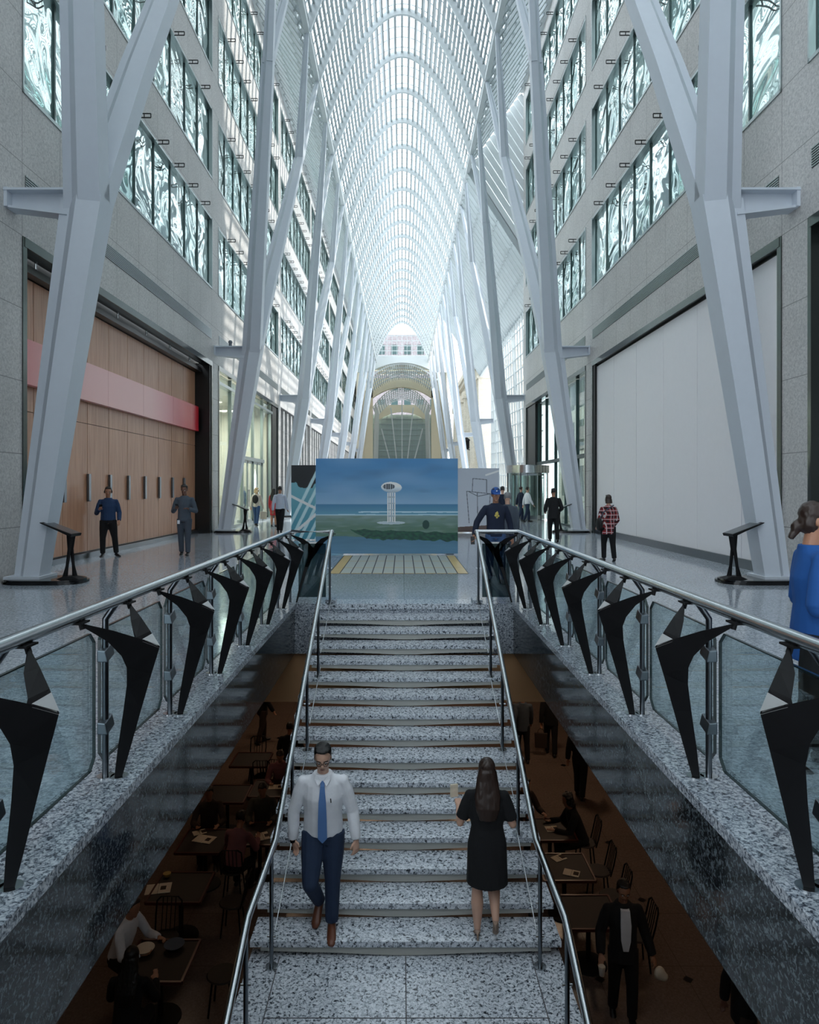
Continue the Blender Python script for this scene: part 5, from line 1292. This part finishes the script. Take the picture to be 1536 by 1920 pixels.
P = person('woman in royal blue top passing close by at the right edge', (2.50, 4.22, 0), PI / 2 - .2, H=1.62, vox=.008, skin='skin_tan', hair=('bun', 'hair_brown'), top=('tunic', 'royal_blue'), low=('trousers', 'black_cloth'), female=True, girth=1.05, sleeve=.75,
           arms={-1: ((-.18, .16, -1), (.1, -1, .06)), 1: ((.2, .0, -1), (-.2, -1, .2))}, legs=L, pitch=.22, hip_z=.82, face=True)

# ------------------------------------------------------------------ food court furniture and diners
def table_meshes():
    t = MB(); t.box(-.38, .38, -.38, .38, .715, .735); e = MB()
    for a, b_ in (((-.39, -.39), (.39, -.39)), ((.39, -.39), (.39, .39)), ((.39, .39), (-.39, .39)), ((-.39, .39), (-.39, -.39))): e.bar((a[0], a[1], .725), (b_[0], b_[1], .725), .03, .04)
    p = MB(); p.tube([(0, 0, .03), (0, 0, .715)], .035, 12); f = MB()
    f.tube([(0, 0, 0), (0, 0, .02), (0, 0, .05)], [.26, .25, .05], 20)
    return t.mesh('tabletop', 'dark_wood'), e.mesh('edge_band', 'edge_red'), p.mesh('column', 'bronze_black', True), f.mesh('foot', 'bronze_black', True)
plain('edge_red', (74, 34, 26), .35)
tmesh = table_meshes()
def make_table(label, loc, rz=0.0):
    o = thing('cafe_table', label, 'table', loc, rz, 'food court tables')
    t = link_mesh('tabletop', tmesh[0], o); link_mesh('edge_band', tmesh[1], t); link_mesh('column', tmesh[2], o); link_mesh('foot', tmesh[3], o)
    return o
def chair_meshes():
    s = MB(); s.tube([(0, 0, .44), (0, 0, .455), (0, 0, .47)], [.19, .205, .19], 20); lg = []
    for a in (45, 135, 225, 315): l = MB(); c, q = math.cos(R(a)), math.sin(R(a)); l.tube([(c * .15, q * .15, .45), (c * .21, q * .21, 0)], .013, 8); lg.append(l.mesh('leg', 'bronze_black', True))
    b_ = MB(); b_.tube([(-.17, .15, .45), (-.18, .2, .65), (-.175, .24, .84), (-.12, .255, .89), (.12, .255, .89), (.175, .24, .84), (.18, .2, .65), (.17, .15, .45)], .013, 8)
    for x in (-.09, -.03, .03, .09): b_.tube([(x, .16, .46), (x, .25, .885)], .007, 6)
    return s.mesh('seat', 'dark_wood', True), lg, b_.mesh('backrest', 'bronze_black', True)
cmesh = chair_meshes()
def make_chair(label, loc, rz):
    o = thing('cafe_chair', label, 'chair', loc, rz, 'food court chairs')
    link_mesh('seat', cmesh[0], o); link_mesh('backrest', cmesh[2], o)
    for l in cmesh[1]: link_mesh('leg', l, o)
    return o
def newspaper(label, x, y, z, rz, w_=.3, d=.22):
    o = thing('newspaper', label, 'newspaper', (x, y, z), rz)
    m = MB(); m.box(-w_ / 2, -.003, -d / 2, d / 2, 0, .006); m.box(.003, w_ / 2, -d / 2, d / 2, 0, .008); m.build('sheets', 'paper', o)
    m = MB(); m.box(.03, .11, -.05, .05, .008, .009); m.build('picture', 'brown_cloth', o)
TZ = LOWZ + .738
TBL = {'a': (-3.05, 8.75), 'b': (-3.30, 10.35), 'c': (-3.32, 11.7), 'd': (-2.45, 11.95), 'e': (-3.40, 13.5), 'f': (-3.30, 15.2), 'g': (-2.58, 13.75)}
names = {'a': 'dark table with bowls nearest below the left handrail', 'b': 'dark table with an open newspaper below the left fascia', 'c': 'dark table with scattered newspapers behind the first two left tables', 'd': 'dark table in front of the diner in a pink top', 'e': 'empty dark table in the dim middle of the left dining area', 'f': 'dark table before the back bulkhead on the left', 'g': 'dark table of the diner bent over a paper'}
for k, (x, y) in TBL.items(): make_table(names[k], (x, y, LOWZ))
RT = ((2.58, 12.1, 'dark table in front of the curly haired diner on the right'), (2.55, 10.9, 'dark table with two open books on the right'), (2.62, 9.75, 'empty dark table nearest the stair on the right'))
for x, y, l_ in RT: make_table(l_, (x, y, LOWZ))
# (rotation pi turns the back of a chair towards the viewer)
CH = ((-2.3, 8.9, -PI / 2, 'bentwood chair at the table with bowls'), (-2.55, 10.45, -PI / 2, 'bentwood chair at the table with the open newspaper'), (-2.75, 11.35, PI, 'bentwood chair of the diner in a pink top'), (-3.35, 15.95, 0, 'bentwood chair at the far dark table on the left'), (-2.7, 14.55, 0, 'bentwood chair behind the diner bent over a paper'), (-3.95, 13.6, PI / 2, 'bentwood chair beside the empty table on the left'), (-3.3, 9.6, 0, 'bentwood chair between the bowls and the newspaper tables'), (-3.0, 15.0, PI, 'bentwood chair of the diner in a dark jacket at the back'),
      (3.22, 12.2, -PI / 2, 'bentwood chair of the curly haired diner'), (3.2, 11.3, -PI / 2, 'bentwood chair beside the two open books, further one'), (3.22, 10.6, -PI / 2, 'bentwood chair beside the two open books, nearer one'), (3.28, 9.7, -PI / 2, 'bentwood chair behind the walking man with a coffee cup'), (2.0, 9.6, PI / 2, 'bentwood chair under the right stair handrail'))
for x, y, rz, l_ in CH: make_chair(l_, (x, y, LOWZ), rz)
SITL = {-1: ((-.12, -1, -.12), (0, .05, -1), (-.1, -1, -.1)), 1: ((.12, -1, -.12), (0, .05, -1), (.1, -1, -.1))}
EAT = {-1: ((-.3, -.45, -1), (.35, -1, .15)), 1: ((.3, -.45, -1), (-.35, -1, .15))}
def diner(label, x, y, rz, top, hair, skin='skin_tan', lean=.25, pitch=.3, sleeve=1.0, low='black_cloth'):
    return person(label, (x, y, LOWZ), rz, H=1.72, vox=.014, skin=skin, hair=hair, top=top, low=('trousers', low), arms=EAT, legs=SITL, lean=lean, pitch=pitch, hip_z=.53, sit=True, sleeve=sleeve)
diner('diner in pale shirt reaching across the table with bowls', -3.75, 9.15, PI / 2 - .3, ('shirt', 'shirt_white'), ('short', 'hair_brown'), lean=.35)
diner('diner in pink top seated with back to the viewer', -2.75, 11.3, PI - .25, ('shirt', 'pink_cloth'), ('short', 'hair_black'), lean=.4)
diner('diner in dark suit facing the diner in pink top', -2.55, 12.75, 0.1, ('suit', 'olive_cloth'), ('short', 'hair_black'), pitch=.45)
diner('diner in pale top bent over a paper with hand to face', -2.52, 14.45, 0.1, ('shirt', 'pink_cloth'), ('short', 'hair_brown'), lean=.35, pitch=.6)
diner('diner in dark jacket with back turned near the back bulkhead', -2.55, 15.7, PI, ('suit', 'suit_black'), ('short', 'hair_black'), lean=.1, pitch=.1)
diner('diner in brown top at the table with scattered newspapers', -3.5, 12.6, .2, ('shirt', 'brown_cloth'), ('short', 'hair_black'))
diner('diner in black top at the left fascia near the bowls', -3.15, 7.9, PI, ('shirt', 'black_cloth'), ('long', 'hair_black'))
diner('curly haired diner in black eating at a table on the right', 3.15, 12.2, -PI / 2, ('suit', 'black_cloth'), ('curly', 'hair_black'), lean=.35)
diner('diner in dark red top across from the curly haired diner', 2.2, 12.95, .5, ('shirt', 'brown_cloth'), ('short', 'hair_black'))
for lab, px, py, D, rz, tp, lw in (('person in grey top standing just under the right bulkhead', 980, 1400, 17.0, PI, 'grey_jumper', 'black_cloth'), ('person in black walking with a bag under the right bulkhead', 1033, 1415, 17.4, PI - .2, 'black_cloth', 'black_cloth'), ('person in black walking beside the right fascia', 1088, 1505, 15.0, 2.6, 'black_cloth', 'black_cloth'), ('blurred person in black walking past the far left tables', 492, 1400, 18.2, 2.2, 'black_cloth', 'brown_cloth')):
    L, A = walk(.25, .28); x = (px - VX) * D / FPX
    P = person(lab, (x, D, LOWZ), rz, H=1.72, vox=.014, skin='skin_tan', hair=('short', 'hair_black'), top=('jacket', tp), low=('trousers', lw), legs=L, arms=A, hip_z=.86)
    if 'bag' in lab: carry(P, 1, 'carrier_bag', 'brown carrier bag of the person under the right bulkhead', mat='brown_cloth')
L, A = walk(.16, .2)
P = person('man in dark suit and open white shirt walking with a coffee cup', (2.78, 8.72, LOWZ), -.05, H=1.78, vox=.010, skin='skin_tan', hair=('short', 'hair_black'), top=('suit', 'suit_black'), low=('trousers', 'suit_black'), legs=L, arms={-1: ((-.30, .05, -1), (-.15, -.75, -.75)), 1: ((.30, .05, -1), (.30, -.35, -1))}, pitch=.35, hip_z=.905, face=True)
T = P['T']; m = MB(); m.loft([[T(-.030, -.070, .815), T(.030, -.070, .815), T(.030, -.045, .82), T(-.030, -.045, .82)], [T(-.036, -.085, .72), T(.036, -.085, .72), T(.036, -.06, .72), T(-.036, -.06, .72)], [T(-.032, -.083, .61), T(.032, -.083, .61), T(.032, -.06, .61), T(-.032, -.06, .61)], [T(-.018, -.080, .54), T(.018, -.080, .54), T(.018, -.06, .54), T(-.018, -.06, .54)]]); m.build('shirt_front', 'shirt_white', P['root'], True)
q = world_of(P, P['wr'][-1] + P['hd'][-1] * .09 * P['U'])
o = thing('coffee_cup', 'white paper coffee cup held by the man in dark suit', 'cup', q + Vector((0, -.03, -.04)))
m = MB(); m.tube([(0, 0, 0), (0, 0, .1)], [.03, .042], 16); m.build('cup', 'cup_white', o, True); m = MB(); m.tube([(0, 0, .1), (0, 0, .115)], [.044, .04], 16); m.build('lid', 'paper', o, True)
q = world_of(P, P['wr'][1] + P['hd'][1] * .10 * P['U']); o = thing('paper_bag', 'crumpled pale paper bag in the hand of the man in dark suit', 'bag', q, .3)
m = Blob(); m.ball((.02, 0, -.02), (.08, .05, .09)); m.ball((.07, -.02, -.06), (.06, .04, .06)); m.fuse('body', 'paper', o, .02, 1)
L, A = walk(.2, .25)
person('person in dark coat at the lower right edge of the opening', (3.82, 7.75, LOWZ), PI / 2, H=1.7, vox=.013, skin='skin_dark', hair=('short', 'hair_black'), top=('jacket', 'black_cloth'), low=('trousers', 'brown_cloth'), legs=L, arms=A, hip_z=.855)
newspaper('open newspaper lying on the dark table below the left fascia', -3.62, 10.3, TZ, .2, .36, .26)
newspaper('newspaper spread on the table with scattered papers', -3.35, 11.75, TZ, -.3, .34, .24); newspaper('folded newspaper at the back of the table with scattered papers', -3.5, 11.98, TZ, .5, .22, .16)
newspaper('white paper in front of the diner in pink top', -2.38, 11.85, TZ, .4, .2, .26); newspaper('paper in front of the diner with hand to face', -2.5, 13.8, TZ, .05, .3, .2)
newspaper('open book on the right hand table, further one', 2.52, 11.15, TZ, .5, .22, .16); newspaper('open book on the right hand table, nearer one', 2.62, 10.72, TZ, -.4, .24, .18); newspaper('paper in front of the curly haired diner', 2.62, 12.1, TZ, .1, .22, .2)
def bowl(label, x, y, rad, mat):
    o = thing('bowl', label, 'bowl', (x, y, TZ)); m = MB(); m.tube([(0, 0, 0), (0, 0, .02), (0, 0, .055), (0, 0, .05), (0, 0, .015)], [rad * .5, rad * .75, rad, rad * .92, rad * .4], 24); m.build('dish', mat, o, True)
bowl('clear salad bowl on the nearest left table', -2.95, 8.98, .13, 'grey_jumper'); bowl('plate of food on the nearest left table', -3.3, 8.9, .12, 'paper'); bowl('small amber dish beside the open newspaper', -3.6, 10.62, .06, 'goods_4')
